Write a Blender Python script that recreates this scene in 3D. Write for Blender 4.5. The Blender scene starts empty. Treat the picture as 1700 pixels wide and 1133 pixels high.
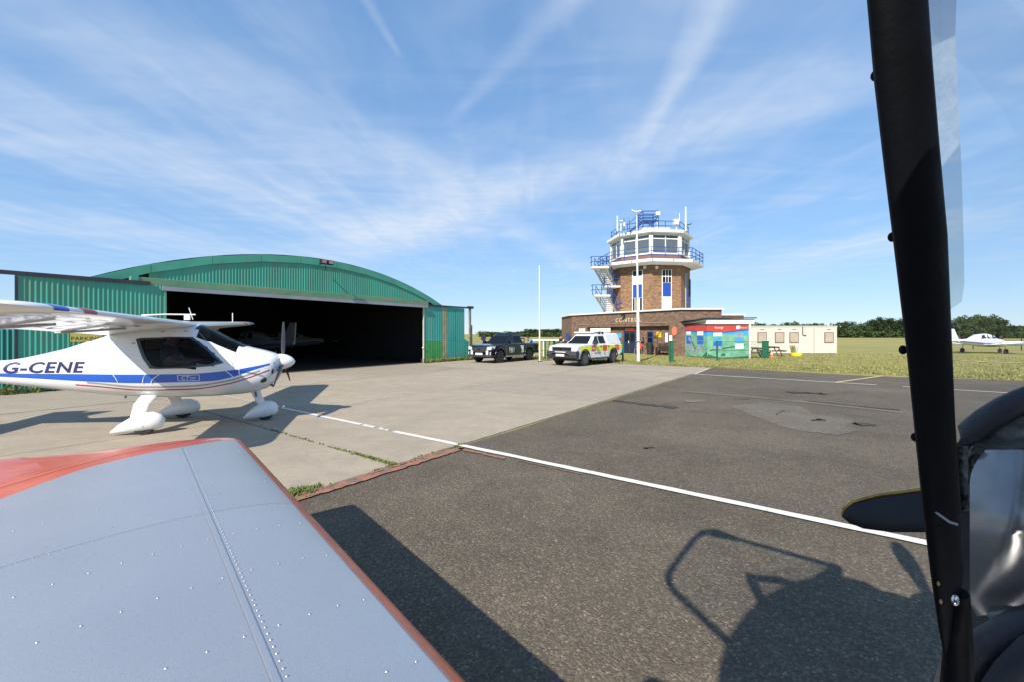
import bpy, bmesh, math, random
from mathutils import Vector, Matrix, noise
random.seed(7)
R = math.radians
scene = bpy.context.scene
col = scene.collection

# ------------------------------------------------------------------ camera
F, H, CX, HY = 710.0, 1.8, 850.0, 554.0          # focal length in photo pixels, eye height, principal column, horizon row
cam_data = bpy.data.cameras.new('camera')
cam = bpy.data.objects.new('camera', cam_data); col.objects.link(cam)
cam.location = (0, 0, H); cam.rotation_euler = (R(90), 0, 0)
cam_data.sensor_fit = 'HORIZONTAL'; cam_data.sensor_width = 36; cam_data.lens = 36*F/1700
cam_data.shift_y = (HY-566.5)/1700
cam_data.clip_start = 0.02; cam_data.clip_end = 20000
scene.camera = cam

# ------------------------------------------------------------------ sky, sun, exposure
SUNV = Vector((0.55, 1.13, -1.0)).normalized()    # the way the light travels
SUN_EL = math.asin(-SUNV.z); SUN_AZ = math.atan2(-SUNV.x, -SUNV.y)
world = bpy.data.worlds.new('World'); scene.world = world; world.use_nodes = True
WT = world.node_tree; WT.nodes.clear()
def wn(t, **k):
    n = WT.nodes.new(t)
    for a, b in k.items(): setattr(n, a, b)
    return n
def wmath(op, a, b=None, c=None, clamp=False):
    n = wn('ShaderNodeMath', operation=op, use_clamp=clamp)
    for i, v in enumerate((a, b, c)):
        if v is None: continue
        if isinstance(v, (int, float)): n.inputs[i].default_value = v
        else: WT.links.new(v, n.inputs[i])
    return n.outputs[0]
def wmap(v, a, b, c=0.0, d=1.0, smooth=True):
    n = wn('ShaderNodeMapRange', interpolation_type='SMOOTHSTEP' if smooth else 'LINEAR')
    WT.links.new(v, n.inputs['Value'])
    for k, x in (('From Min', a), ('From Max', b), ('To Min', c), ('To Max', d)): n.inputs[k].default_value = x
    return n.outputs[0]
sky = wn('ShaderNodeTexSky', sky_type='NISHITA', sun_disc=False)
sky.sun_elevation = SUN_EL; sky.sun_rotation = SUN_AZ; sky.air_density = 1.0; sky.dust_density = 0.0; sky.ozone_density = 3.0; sky.altitude = 300
tc = wn('ShaderNodeTexCoord'); sep = wn('ShaderNodeSeparateXYZ'); WT.links.new(tc.outputs['Generated'], sep.inputs[0])
zc = wmath('MAXIMUM', sep.outputs[2], 0.025)
cxp = wmath('DIVIDE', sep.outputs[0], zc); cyp = wmath('DIVIDE', sep.outputs[1], zc)     # position on the high cloud sheet
cmb = wn('ShaderNodeCombineXYZ'); WT.links.new(cxp, cmb.inputs[0]); WT.links.new(cyp, cmb.inputs[1])
def wnoise(scale, detail, rough, rot=0.0, stretch=(1, 1, 1), loc=(0, 0, 0), dist=0.0):
    m = wn('ShaderNodeMapping'); WT.links.new(cmb.outputs[0], m.inputs[0])
    m.inputs['Rotation'].default_value = (0, 0, rot); m.inputs['Scale'].default_value = stretch; m.inputs['Location'].default_value = loc
    n = wn('ShaderNodeTexNoise'); WT.links.new(m.outputs[0], n.inputs['Vector'])
    n.inputs['Scale'].default_value = scale; n.inputs['Detail'].default_value = detail; n.inputs['Roughness'].default_value = rough
    n.inputs['Distortion'].default_value = dist
    return n.outputs['Fac']
warp = wnoise(0.9, 4, 0.55); fine = wnoise(6.0, 7, 0.58, 0.6, (1, 1.6, 1), (0, 0, 0), 0.6); wisp = wnoise(1.5, 7, 0.52, -0.75, (2.2, 0.7, 1), (3.1, 1.7, 0), 0.9)
fibre = wnoise(1.7, 6, 0.52, 0.35, (0.7, 2.0, 1), (7.3, 0.2, 0), 0.9)
def streak(p0, p1, w0, w1, strength, wob=0.25, fade=0.12, soft=1.0):
    """one trail of thin high cloud from p0 to p1 on the cloud sheet"""
    dx, dy = p1[0]-p0[0], p1[1]-p0[1]; L = math.hypot(dx, dy); dx /= L; dy /= L
    ax = wmath('SUBTRACT', cxp, p0[0]); ay = wmath('SUBTRACT', cyp, p0[1])
    t = wmath('DIVIDE', wmath('ADD', wmath('MULTIPLY', ax, dx), wmath('MULTIPLY', ay, dy)), L)
    n = wmath('SUBTRACT', wmath('MULTIPLY', ax, dy), wmath('MULTIPLY', ay, dx))
    n = wmath('ADD', n, wmath('MULTIPLY', wmath('SUBTRACT', warp, 0.5), wob))
    w = wmath('MULTIPLY_ADD', t, w1-w0, w0); w = wmath('MAXIMUM', w, 0.01)
    q = wmath('DIVIDE', wmath('ABSOLUTE', n), w)
    body = wmap(q, 0.0, 1.0, 1.0, 0.0)
    ends = wmath('MULTIPLY', wmap(t, -fade, fade), wmap(t, 1-fade, 1+fade, 1.0, 0.0))
    return wmath('MULTIPLY', wmath('MULTIPLY', body, ends), strength)
def sheet(px, py): return ((px-CX)/(HY-py), F/(HY-py))
trails = [streak(sheet(1235, -60), sheet(1062, 240), 0.115, 0.08, 0.36, 0.10),
          streak(sheet(1000, -60), sheet(760, 190), 0.10, 0.06, 0.24, 0.14),
          streak(sheet(590, -30), sheet(662, 90), 0.035, 0.022, 0.24, 0.04),
          streak(sheet(1560, 60), sheet(560, 425), 0.5, 1.0, 0.55, 0.75, 0.25),
          streak(sheet(-60, 0), sheet(790, 330), 0.42, 0.7, 0.42, 0.7, 0.25),
          streak(sheet(-200, 130), sheet(700, 400), 0.8, 1.6, 0.48, 1.2, 0.3),
          streak(sheet(760, 330), sheet(1010, 470), 0.35, 0.4, 0.22, 0.5, 0.3),
          streak(sheet(1480, 400), sheet(900, 500), 1.0, 1.6, 0.34, 1.6, 0.3), streak(sheet(1700, 330), sheet(1250, 470), 0.7, 1.2, 0.30, 1.2, 0.3), streak(sheet(-150, 330), sheet(520, 440), 1.0, 1.8, 0.4, 1.5, 0.3)]
tot = trails[0]
for s_ in trails[1:]: tot = wmath('ADD', tot, s_)
tex = wmath('ADD', wmath('ADD', wmath('MULTIPLY', wmap(fine, 0.2, 0.8), 0.28), wmath('MULTIPLY', wmap(wisp, 0.25, 0.8), 0.30)), 0.45)
tot = wmath('MULTIPLY', tot, tex)
veil = wmath('ADD', wmath('MULTIPLY', wmap(wisp, 0.33, 0.85), 0.26), wmath('MULTIPLY', wmap(fibre, 0.33, 0.85), 0.24))
tot = wmath('ADD', tot, wmath('MULTIPLY', veil, wmap(warp, 0.30, 0.70, 0.35, 1.0)))
tot = wmath('MULTIPLY', tot, wmap(sep.outputs[2], 0.0, 0.16, 0.15, 1.0))
tot = wmath('MINIMUM', tot, 0.8)
mixc = wn('ShaderNodeMixRGB'); WT.links.new(tot, mixc.inputs[0]); tint = wn('ShaderNodeMixRGB', blend_type='MULTIPLY'); tint.inputs[0].default_value = 1; tint.inputs[2].default_value = (0.72, 1.06, 1.7, 1); WT.links.new(sky.outputs[0], tint.inputs[1]); gam = wn('ShaderNodeGamma'); gam.inputs[1].default_value = 0.40; WT.links.new(tint.outputs[0], gam.inputs[0]); hsv = wn('ShaderNodeHueSaturation'); hsv.inputs['Saturation'].default_value = 1.3; hsv.inputs['Value'].default_value = 2.3; WT.links.new(gam.outputs[0], hsv.inputs['Color']); WT.links.new(hsv.outputs[0], mixc.inputs[1])
mixc.inputs[2].default_value = (4.7, 5.2, 6.0, 1)
bg = wn('ShaderNodeBackground'); bg.inputs['Strength'].default_value = 0.115
wo = wn('ShaderNodeOutputWorld'); WT.links.new(mixc.outputs[0], bg.inputs[0]); WT.links.new(bg.outputs[0], wo.inputs[0])

sun_data = bpy.data.lights.new('sun', 'SUN'); sun_data.energy = 5.0; sun_data.angle = R(0.53); sun_data.color = (1.0, 0.93, 0.82)
sun = bpy.data.objects.new('sun', sun_data); col.objects.link(sun)
sun.rotation_euler = SUNV.to_track_quat('-Z', 'Y').to_euler(); sun.location = (-20, -40, 40)
vs = scene.view_settings
vs.view_transform = 'Standard'; vs.look = 'None'; vs.exposure = 0.5; vs.gamma = 1.0; vs.use_curve_mapping = False

# ------------------------------------------------------------------ places
def G(px, py, z=0.0):                              # a photo pixel -> the point at height z
    d = (H-z)*F/(py-HY); return Vector(((px-CX)/F*d, d, z))
def at(px, py, Y):                                 # a photo pixel -> the point at depth Y
    return Vector(((px-CX)/F*Y, Y, H+(HY-py)/F*Y))
def onplane(px, py, P0, t):                        # a photo pixel -> (distance along t, height) on an upright plane
    k = (px-CX)/F; s = (k*P0[1]-P0[0])/(t[0]-k*t[1]); d = P0[1]+s*t[1]
    return s, H+(HY-py)/F*d
APO = G(765, 742); UD = Vector((0.591, 0.807, 0)).normalized(); VD = Vector((-UD.y, UD.x, 0))   # apron frame
def AP(u, v, z=0.0): return Vector((APO.x, APO.y, 0)) + UD*u + VD*v + Vector((0, 0, z))
def pchip(xs, ys, x):
    if x <= xs[0]: return ys[0]
    if x >= xs[-1]: return ys[-1]
    i = max(j for j in range(len(xs)-1) if xs[j] <= x)
    def slope(j):
        if j == 0 or j == len(xs)-1:
            a, b = (0, 1) if j == 0 else (-2, -1)
            return (ys[b]-ys[a])/(xs[b]-xs[a])
        d0 = (ys[j]-ys[j-1])/(xs[j]-xs[j-1]); d1 = (ys[j+1]-ys[j])/(xs[j+1]-xs[j])
        return 0 if d0*d1 <= 0 else 2*d0*d1/(d0+d1)
    h = xs[i+1]-xs[i]; t = (x-xs[i])/h
    return ((2*t**3-3*t*t+1)*ys[i] + (t**3-2*t*t+t)*h*slope(i) + (-2*t**3+3*t*t)*ys[i+1] + (t**3-t*t)*h*slope(i+1))

# ------------------------------------------------------------------ mesh helper
class MB:
    def __init__(self): self.v = []; self.f = []
    def add(self, vs_, fs):
        b = len(self.v); self.v += [Vector(p) for p in vs_]; self.f += [tuple(i+b for i in f) for f in fs]; return self
    def box(self, x0, x1, y0, y1, z0, z1, M=None):
        p = [Vector((x, y, z)) for z in (z0, z1) for y in (y0, y1) for x in (x0, x1)]
        if M is not None: p = [M @ q for q in p]
        return self.add(p, [(0, 2, 3, 1), (4, 5, 7, 6), (0, 1, 5, 4), (2, 6, 7, 3), (0, 4, 6, 2), (1, 3, 7, 5)])
    def bar(self, a, b, w, h, up=(0, 0, 1)):
        a, b = Vector(a), Vector(b); d = (b-a).normalized(); up = Vector(up)
        if abs(d.dot(up)) > .98: up = Vector((1, 0, 0))
        s = d.cross(up).normalized(); n = s.cross(d)
        p = [q+s*i*w/2+n*j*h/2 for q in (a, b) for i, j in ((-1, -1), (1, -1), (1, 1), (-1, 1))]
        return self.add(p, [(3, 2, 1, 0), (4, 5, 6, 7), (0, 1, 5, 4), (1, 2, 6, 5), (2, 3, 7, 6), (3, 0, 4, 7)])
    def ring(self, c, d, r, n, r2=None, up=(0, 0, 1)):
        d = Vector(d).normalized(); up = Vector(up)
        if abs(d.dot(up)) > .95: up = Vector((1, 0, 0))
        s = d.cross(up).normalized(); t = s.cross(d); r2 = r if r2 is None else r2
        return [Vector(c)+s*math.cos(2*math.pi*i/n)*r+t*math.sin(2*math.pi*i/n)*r2 for i in range(n)]
    def loft(self, rings, caps=True, closed=True):
        n = len(rings[0]); b = len(self.v)
        for r in rings: self.v += [Vector(p) for p in r]
        for k in range(len(rings)-1):
            for i in range(n if closed else n-1):
                j = (i+1) % n; self.f.append((b+k*n+i, b+k*n+j, b+(k+1)*n+j, b+(k+1)*n+i))
        if caps and closed: self.f.append(tuple(b+i for i in reversed(range(n)))); self.f.append(tuple(b+(len(rings)-1)*n+i for i in range(n)))
        return self
    def cyl(self, a, b, r0, r1=None, n=12):
        a, b = Vector(a), Vector(b); r1 = r0 if r1 is None else r1
        return self.loft([self.ring(a, b-a, r0, n), self.ring(b, b-a, r1, n)])
    def tube(self, pts, r, n=8, flat=None, up=(0, 0, 1)):
        pts = [Vector(p) for p in pts]; rings = []
        for i, p in enumerate(pts):
            d = pts[min(i+1, len(pts)-1)]-pts[max(i-1, 0)]
            rr = r[i] if isinstance(r, (list, tuple)) else r
            rings.append(self.ring(p, d, rr, n, rr*flat if flat else None, up))
        return self.loft(rings)
    def sphere(self, c, rx, ry=None, rz=None, n=12, m=8, M=None):
        ry = rx if ry is None else ry; rz = rx if rz is None else rz; c = Vector(c); b = len(self.v)
        pts = []
        for i in range(m+1):
            a = math.pi*i/m - math.pi/2
            for j in range(n):
                q = Vector((rx*math.cos(a)*math.cos(2*math.pi*j/n), ry*math.cos(a)*math.sin(2*math.pi*j/n), rz*math.sin(a)))
                pts.append(c+(M @ q if M is not None else q))
        return self.add(pts, [(i*n+j, i*n+(j+1) % n, (i+1)*n+(j+1) % n, (i+1)*n+j) for i in range(m) for j in range(n)])
    def grid(self, fn, nu, nv):
        return self.add([fn(i/nu, j/nv) for j in range(nv+1) for i in range(nu+1)],
                        [(j*(nu+1)+i, j*(nu+1)+i+1, (j+1)*(nu+1)+i+1, (j+1)*(nu+1)+i) for j in range(nv) for i in range(nu)])
    def prism(self, poly, fn0, fn1):
        n = len(poly); a = [fn0(*p) for p in poly]; b = [fn1(*p) for p in poly]
        return self.add(a+b, [tuple(reversed(range(n))), tuple(range(n, 2*n))]+[(i, (i+1) % n, n+(i+1) % n, n+i) for i in range(n)])
    def quad(self, a, b, c, d): return self.add([a, b, c, d], [(0, 1, 2, 3)])
    def xf(self, M): self.v = [M @ p for p in self.v]; return self
    def mesh(self, name, mat, smooth=None, M=None):
        me = bpy.data.meshes.new(name)
        me.from_pydata([tuple(M @ p) if M is not None else tuple(p) for p in self.v], [], self.f); me.update()
        bm = bmesh.new(); bm.from_mesh(me); bmesh.ops.remove_doubles(bm, verts=bm.verts, dist=1e-5)
        bmesh.ops.recalc_face_normals(bm, faces=bm.faces)
        uvl = bm.loops.layers.uv.new('UVMap')
        for f in bm.faces:
            n = f.normal
            for l in f.loops:
                p = l.vert.co
                if abs(n.z) < .75:
                    t = Vector((-n.y, n.x)); t = t.normalized() if t.length > 1e-6 else Vector((1, 0)); l[uvl].uv = (p.x*t.x+p.y*t.y, p.z)
                else: l[uvl].uv = (p.x, p.y)
        bm.to_mesh(me); bm.free()
        if smooth:
            for p in me.polygons: p.use_smooth = True
            me.set_sharp_from_angle(angle=R(smooth))
        if mat is not None: me.materials.append(mat)
        return me
    def build(self, name, mat, parent=None, smooth=None, world=False, bevel=0, kind=None, label=None):
        M = None
        if world and parent is not None: M = wmatrix(parent).inverted()
        o = bpy.data.objects.new(name, self.mesh(name, mat, smooth, M)); col.objects.link(o)
        if parent is not None: o.parent = parent
        if bevel:
            b = o.modifiers.new('bevel', 'BEVEL'); b.width = bevel; b.segments = 3; b.limit_method = 'ANGLE'; b.angle_limit = R(40)
        if kind: o['kind'] = kind
        if label: o['label'] = label
        return o
def wmatrix(o):
    M = Matrix.LocRotScale(o.location, o.rotation_euler, o.scale)
    return wmatrix(o.parent) @ M if o.parent is not None else M
def tag(o, label, cat, group=None):
    o['label'] = label; o['category'] = cat
    if group: o['group'] = group
    return o
def thing(name, label, cat, loc=(0, 0, 0), rz=0.0, group=None):
    o = bpy.data.objects.new(name, None); col.objects.link(o); o.empty_display_size = .3
    o.location = loc; o.rotation_euler = (0, 0, rz); return tag(o, label, cat, group)
def struct(o): o['kind'] = 'structure'; return o
def copy_tree(o, parent=None):
    c = o.copy(); col.objects.link(c); c.parent = parent
    for ch in list(o.children): copy_tree(ch, c)
    return c
def text_polys(body, size=1.0, shear=0.0, extrude=0.0, align='CENTER', space=1.0, offset=0.0):
    cu = bpy.data.curves.new('lettering', 'FONT'); cu.body = body; cu.size = size; cu.shear = shear; cu.extrude = extrude
    cu.align_x = align; cu.align_y = 'CENTER'; cu.space_character = space; cu.resolution_u = 3; cu.offset = offset
    o = bpy.data.objects.new('lettering', cu); col.objects.link(o)
    dg = bpy.context.evaluated_depsgraph_get(); dg.update()
    me = bpy.data.meshes.new_from_object(o.evaluated_get(dg))
    vs_ = [v.co.copy() for v in me.vertices]; fs = [tuple(p.vertices) for p in me.polygons]
    bpy.data.objects.remove(o); bpy.data.curves.remove(cu); bpy.data.meshes.remove(me)
    return vs_, fs
def lettering(body, fn, mat, parent, size=1.0, name='lettering', world=False, **k):
    vs_, fs = text_polys(body, size, **k)
    m = MB().add([fn(p.x, p.y, p.z) for p in vs_], fs)
    return m.build(name, mat, parent, world=world)

# ------------------------------------------------------------------ materials
MATS = {}
def mk(name):
    m = bpy.data.materials.new(name); m.use_nodes = True; MATS[name] = m
    nt = m.node_tree; b = nt.nodes['Principled BSDF']; return m, nt, b
def nn(nt, t, **k):
    n = nt.nodes.new(t)
    for a, b in k.items(): setattr(n, a, b)
    return n
def tnoise(nt, scale, detail=4, rough=.55, coord='Object', stretch=(1, 1, 1), dist=0, rot=(0, 0, 0)):
    tcn = nn(nt, 'ShaderNodeTexCoord'); mp = nn(nt, 'ShaderNodeMapping'); mp.inputs['Scale'].default_value = stretch; mp.inputs['Rotation'].default_value = rot
    nt.links.new(tcn.outputs[coord], mp.inputs[0])
    n = nn(nt, 'ShaderNodeTexNoise'); nt.links.new(mp.outputs[0], n.inputs['Vector'])
    n.inputs['Scale'].default_value = scale; n.inputs['Detail'].default_value = detail; n.inputs['Roughness'].default_value = rough; n.inputs['Distortion'].default_value = dist
    return n.outputs['Fac']
def ramp(nt, fac, stops):
    r = nn(nt, 'ShaderNodeValToRGB'); e = r.color_ramp.elements
    while len(e) < len(stops): e.new(.5)
    for i, (p, c) in enumerate(stops): e[i].position = p; e[i].color = (*c, 1) if len(c) == 3 else c
    nt.links.new(fac, r.inputs[0]); return r.outputs[0]
def mixc_(nt, fac, a, b, mode='MIX'):
    n = nn(nt, 'ShaderNodeMixRGB', blend_type=mode)
    for i, v in ((0, fac), (1, a), (2, b)):
        if isinstance(v, (int, float)): n.inputs[i].default_value = v
        elif isinstance(v, tuple): n.inputs[i].default_value = (*v, 1)
        else: nt.links.new(v, n.inputs[i])
    return n.outputs[0]
def bump(nt, b, h, strength=.3, dist=.01):
    n = nn(nt, 'ShaderNodeBump'); n.inputs['Strength'].default_value = strength; n.inputs['Distance'].default_value = dist
    nt.links.new(h, n.inputs['Height']); nt.links.new(n.outputs[0], b.inputs['Normal'])
def paint(name, c, rough=.5, metal=0.0, var=.12, scale=2.0, dirt=None, dirt_amt=.35, dscale=.9, coat=0.0, bmp=0.0, bscale=30, stretch=(1, 1, 1), spec=.5):
    m, nt, b = mk(name)
    lo = tuple(x*(1-var) for x in c); hi = tuple(min(1, x*(1+var)) for x in c)
    colr = ramp(nt, tnoise(nt, scale, 6, .6, stretch=stretch), [(.3, lo), (.7, hi)])
    if dirt:
        f = tnoise(nt, dscale, 8, .68, stretch=stretch); fr = ramp(nt, f, [(.48, (0, 0, 0)), (.72, (dirt_amt,)*3)])
        colr = mixc_(nt, fr, colr, dirt)
    nt.links.new(colr, b.inputs['Base Color'])
    b.inputs['Metallic'].default_value = metal; b.inputs['Specular IOR Level'].default_value = spec
    r = nn(nt, 'ShaderNodeMapRange'); nt.links.new(tnoise(nt, scale*2.3, 5, .6), r.inputs[0])
    r.inputs['To Min'].default_value = max(.02, rough*.8); r.inputs['To Max'].default_value = min(1, rough*1.2); nt.links.new(r.outputs[0], b.inputs['Roughness'])
    if coat: b.inputs['Coat Weight'].default_value = coat; b.inputs['Coat Roughness'].default_value = .06
    if bmp: bump(nt, b, tnoise(nt, bscale, 5, .6), bmp)
    return m
def glass(name, tint, opacity, rough=.03, base=(.012, .014, .018)):
    """a pane: part see-through with a tint, part reflecting"""
    m, nt, b = mk(name); nt.nodes.remove(b)
    tr = nn(nt, 'ShaderNodeBsdfTransparent'); tr.inputs[0].default_value = (*tint, 1)
    pr = nn(nt, 'ShaderNodeBsdfPrincipled'); pr.inputs['Base Color'].default_value = (*base, 1); pr.inputs['Roughness'].default_value = rough
    fr = nn(nt, 'ShaderNodeFresnel'); fr.inputs[0].default_value = 1.5
    mr = nn(nt, 'ShaderNodeMapRange'); nt.links.new(fr.outputs[0], mr.inputs[0]); mr.inputs['To Min'].default_value = opacity; mr.inputs['To Max'].default_value = 1
    mx = nn(nt, 'ShaderNodeMixShader'); nt.links.new(mr.outputs[0], mx.inputs[0]); nt.links.new(tr.outputs[0], mx.inputs[1]); nt.links.new(pr.outputs[0], mx.inputs[2])
    nt.links.new(mx.outputs[0], nt.nodes['Material Output'].inputs[0]); return m
# -- ground materials
def concrete_mat(name, base, seed=0.0):
    m, nt, b = mk(name)
    big = tnoise(nt, .22, 7, .62, 'Object', (1, 1, 1)); mid = tnoise(nt, 1.7, 8, .65); finen = tnoise(nt, 60, 3, .7); streak_ = tnoise(nt, 1.2, 6, .6, stretch=(.25, 3, 1), rot=(0, 0, R(36)))
    c = ramp(nt, big, [(.3, tuple(x*.86 for x in base)), (.55, base), (.75, tuple(x*1.1 for x in base))])
    c = mixc_(nt, ramp(nt, mid, [(.4, (0, 0, 0)), (.72, (.7,)*3)]), c, tuple(x*.72 for x in base))
    oil = tnoise(nt, .45, 7, .68, dist=.7); c = mixc_(nt, ramp(nt, oil, [(.5, (0, 0, 0)), (.68, (.65,)*3)]), c, tuple(x*.7 for x in base))
    pit = tnoise(nt, 7, 9, .75); c = mixc_(nt, ramp(nt, pit, [(.5, (0, 0, 0)), (.72, (.6,)*3)]), c, tuple(x*.66 for x in base))
    c = mixc_(nt, ramp(nt, streak_, [(.45, (0, 0, 0)), (.8, (.35,)*3)]), c, tuple(x*1.18 for x in base))
    c = mixc_(nt, ramp(nt, finen, [(.35, (.5,)*3), (.6, (0, 0, 0))]), c, tuple(x*.55 for x in base))
    # long stretches of old cracking and lost joint sealant
    cr = tnoise(nt, .8, 5, .55, dist=.4); crk = ramp(nt, cr, [(.492, (0, 0, 0)), (.4985, (.55,)*3), (.505, (0, 0, 0))])
    c = mixc_(nt, mixc_(nt, crk, (0, 0, 0), ramp(nt, big, [(.52, (0, 0, 0)), (.6, (1, 1, 1))]), 'MULTIPLY') if False else crk, c, tuple(x*.62 for x in base))
    nt.links.new(c, b.inputs['Base Color']); b.inputs['Roughness'].default_value = .9; b.inputs['Specular IOR Level'].default_value = .25
    bump(nt, b, finen, .5, .006); return m
M_conc = [concrete_mat('weathered_concrete', (.405, .342, .262)), concrete_mat('pale_concrete', (.44, .376, .292)), concrete_mat('grey_concrete', (.37, .315, .245))]
def asphalt_mat(name, base, amt=1.0):
    m, nt, b = mk(name)
    tcn = nn(nt, 'ShaderNodeTexCoord')
    vo = nn(nt, 'ShaderNodeTexVoronoi'); vo.inputs['Scale'].default_value = 75; nt.links.new(tcn.outputs['Object'], vo.inputs['Vector'])
    big = tnoise(nt, .3, 6, .6); mid = tnoise(nt, 3, 7, .66); finen = tnoise(nt, 130, 2, .6)
    c = ramp(nt, big, [(.3, tuple(x*.82 for x in base)), (.7, tuple(x*1.2 for x in base))])
    c = mixc_(nt, ramp(nt, mid, [(.4, (0, 0, 0)), (.75, (.5,)*3)]), c, tuple(x*.72 for x in base))
    oil = tnoise(nt, .75, 7, .66, stretch=(1, 1, 1), dist=.6); c = mixc_(nt, ramp(nt, oil, [(.5, (0, 0, 0)), (.66, (.55,)*3)]), c, tuple(x*.62 for x in base)); dust = tnoise(nt, .42, 7, .7, dist=.8); c = mixc_(nt, ramp(nt, dust, [(.5, (0, 0, 0)), (.7, (.45,)*3)]), c, tuple(x*1.55 for x in base))
    sv = nn(nt, 'ShaderNodeSeparateColor'); nt.links.new(vo.outputs['Color'], sv.inputs[0])
    st = ramp(nt, sv.outputs[0], [(0, (.55, .55, .55)), (.55, (.9, .88, .86)), (.86, (1.3, 1.26, 1.2)), (.97, (1.75, 1.7, 1.6)), (1, (2.6, 2.5, 2.4))])
    c = mixc_(nt, .8*amt, c, st, 'MULTIPLY')
    nt.links.new(c, b.inputs['Base Color']); b.inputs['Roughness'].default_value = .86; b.inputs['Specular IOR Level'].default_value = .3
    ad = nn(nt, 'ShaderNodeMath', operation='SUBTRACT'); nt.links.new(finen, ad.inputs[0]); nt.links.new(vo.outputs['Distance'], ad.inputs[1])
    bump(nt, b, ad.outputs[0], .8, .006); return m
M_asph = asphalt_mat('old_asphalt', (.122, .101, .075)); M_patch = asphalt_mat('grey_patch_asphalt', (.15, .13, .103), .8); M_tar = asphalt_mat('dark_tar', (.062, .056, .048), .6)
def worn_line(name, c, under, keep=.55):
    m, nt, b = mk(name)
    f = ramp(nt, tnoise(nt, 9, 9, .72), [(keep-.14, (0, 0, 0)), (keep, (1, 1, 1))]) if keep > 0 else None
    cc = ramp(nt, tnoise(nt, 14, 6, .6), [(.3, tuple(x*.8 for x in c)), (.7, c)])
    if f is not None: cc = mixc_(nt, f, under, cc)
    nt.links.new(cc, b.inputs['Base Color']); b.inputs['Roughness'].default_value = .8; bump(nt, b, tnoise(nt, 110, 3, .6), .4, .004); return m
M_line = worn_line('white_line_paint', (.72, .70, .64), (.2, .19, .17), .41)
M_line_faint = worn_line('faded_line_paint', (.52, .49, .43), (.23, .21, .185), .5)
M_line_yel = worn_line('yellowed_line_paint', (.56, .45, .27), (.1, .09, .08), .42)
M_line_red = worn_line('red_line_paint', (.36, .15, .095), (.14, .115, .095), .545)
def grass_mat():
    m, nt, b = mk('dry_grass')
    a = tnoise(nt, .06, 7, .62, stretch=(1, 1, 1)); c_ = tnoise(nt, .5, 8, .7, stretch=(.35, 1.6, 1), rot=(0, 0, R(-10))); d = tnoise(nt, 9, 6, .75)
    c = ramp(nt, a, [(.3, (.2, .195, .055)), (.5, (.29, .255, .085)), (.7, (.36, .305, .12))])
    c = mixc_(nt, ramp(nt, c_, [(.35, (0, 0, 0)), (.7, (.75,)*3)]), c, (.17, .18, .05))
    c = mixc_(nt, ramp(nt, d, [(.4, (0, 0, 0)), (.75, (.6,)*3)]), c, (.42, .36, .17))
    nt.links.new(c, b.inputs['Base Color']); b.inputs['Roughness'].default_value = .95; b.inputs['Specular IOR Level'].default_value = .1
    bump(nt, b, d, .6, .04); return m
M_grass = grass_mat()
M_blade = paint('grass_blade', (.245, .235, .08), .8, var=.45, scale=1.3)
M_weed = paint('weed_leaf', (.13, .165, .035), .8, var=.4, scale=5)
M_earth = paint('dry_earth', (.11, .095, .065), .95, var=.3, scale=8, bmp=.4)

# -- the ground
MB().quad((-2500, -900, 0), (2500, -900, 0), (2500, 4000, 0), (-2500, 4000, 0)).build('ground', M_grass)['kind'] = 'structure'
ULIM = 18.7
def edge_poly(name, pts, z, mat, parent=None):
    return MB().add([AP(u, v, z) for u, v in pts], [tuple(range(len(pts)))]).build(name, mat, parent, world=parent is not None)
def ragged(p0, p1, n, amp, seed):
    rnd = random.Random(seed); out = []
    for i in range(n+1):
        t = i/n; q = (p0[0]+(p1[0]-p0[0])*t, p0[1]+(p1[1]-p0[1])*t); L = math.hypot(p1[0]-p0[0], p1[1]-p0[1]); nx, ny = -(p1[1]-p0[1])/L, (p1[0]-p0[0])/L
        a = rnd.uniform(-amp, amp); out.append((q[0]+nx*a, q[1]+ny*a))
    return out
asph = edge_poly('asphalt_taxiway', ragged((-40, -.02), (19.2, -.02), 160, .02, 1)+ragged((19.2, 0), (18.2, -6), 40, .12, 2)+ragged((18.2, -6), (21, -18), 60, .15, 3)+[(30, -60), (-40, -60)], .004, M_asph)
struct(asph)
def strip(name, pts, w, z, mat, parent):
    """a thin band of paint or tar following a bent path in the apron frame"""
    m = MB(); n = len(pts); L = []; Rr = []
    for i, p in enumerate(pts):
        a, b = pts[max(i-1, 0)], pts[min(i+1, n-1)]; d = Vector((b[0]-a[0], b[1]-a[1])); d = d.normalized(); nx, ny = -d.y, d.x
        ww = (w[i] if isinstance(w, list) else w)/2
        L.append(AP(p[0]+nx*ww, p[1]+ny*ww, z)); Rr.append(AP(p[0]-nx*ww, p[1]-ny*ww, z))
    m.add(L+Rr, [(i, i+1, n+i+1, n+i) for i in range(n-1)])
    return m.build(name, mat, parent, world=True)
def uv_of(px, py):
    d = G(px, py)-APO; return (d.dot(UD), d.dot(VD))
for i, poly in enumerate([[(1212, 676), (1262, 670), (1330, 676), (1352, 690), (1420, 699), (1398, 712), (1330, 719), (1268, 700)], [(1318, 700), (1398, 706), (1432, 716), (1392, 725), (1322, 716)], [(1134, 666), (1168, 665), (1172, 669), (1140, 670)]]):
    edge_poly('asphalt_patch', [q for a_, b_ in zip(poly, poly[1:]+poly[:1]) for q in ragged(uv_of(*a_), uv_of(*b_), 9, .035, int(a_[0]))[:-1]], .008+.003*i, M_patch, asph)
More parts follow.
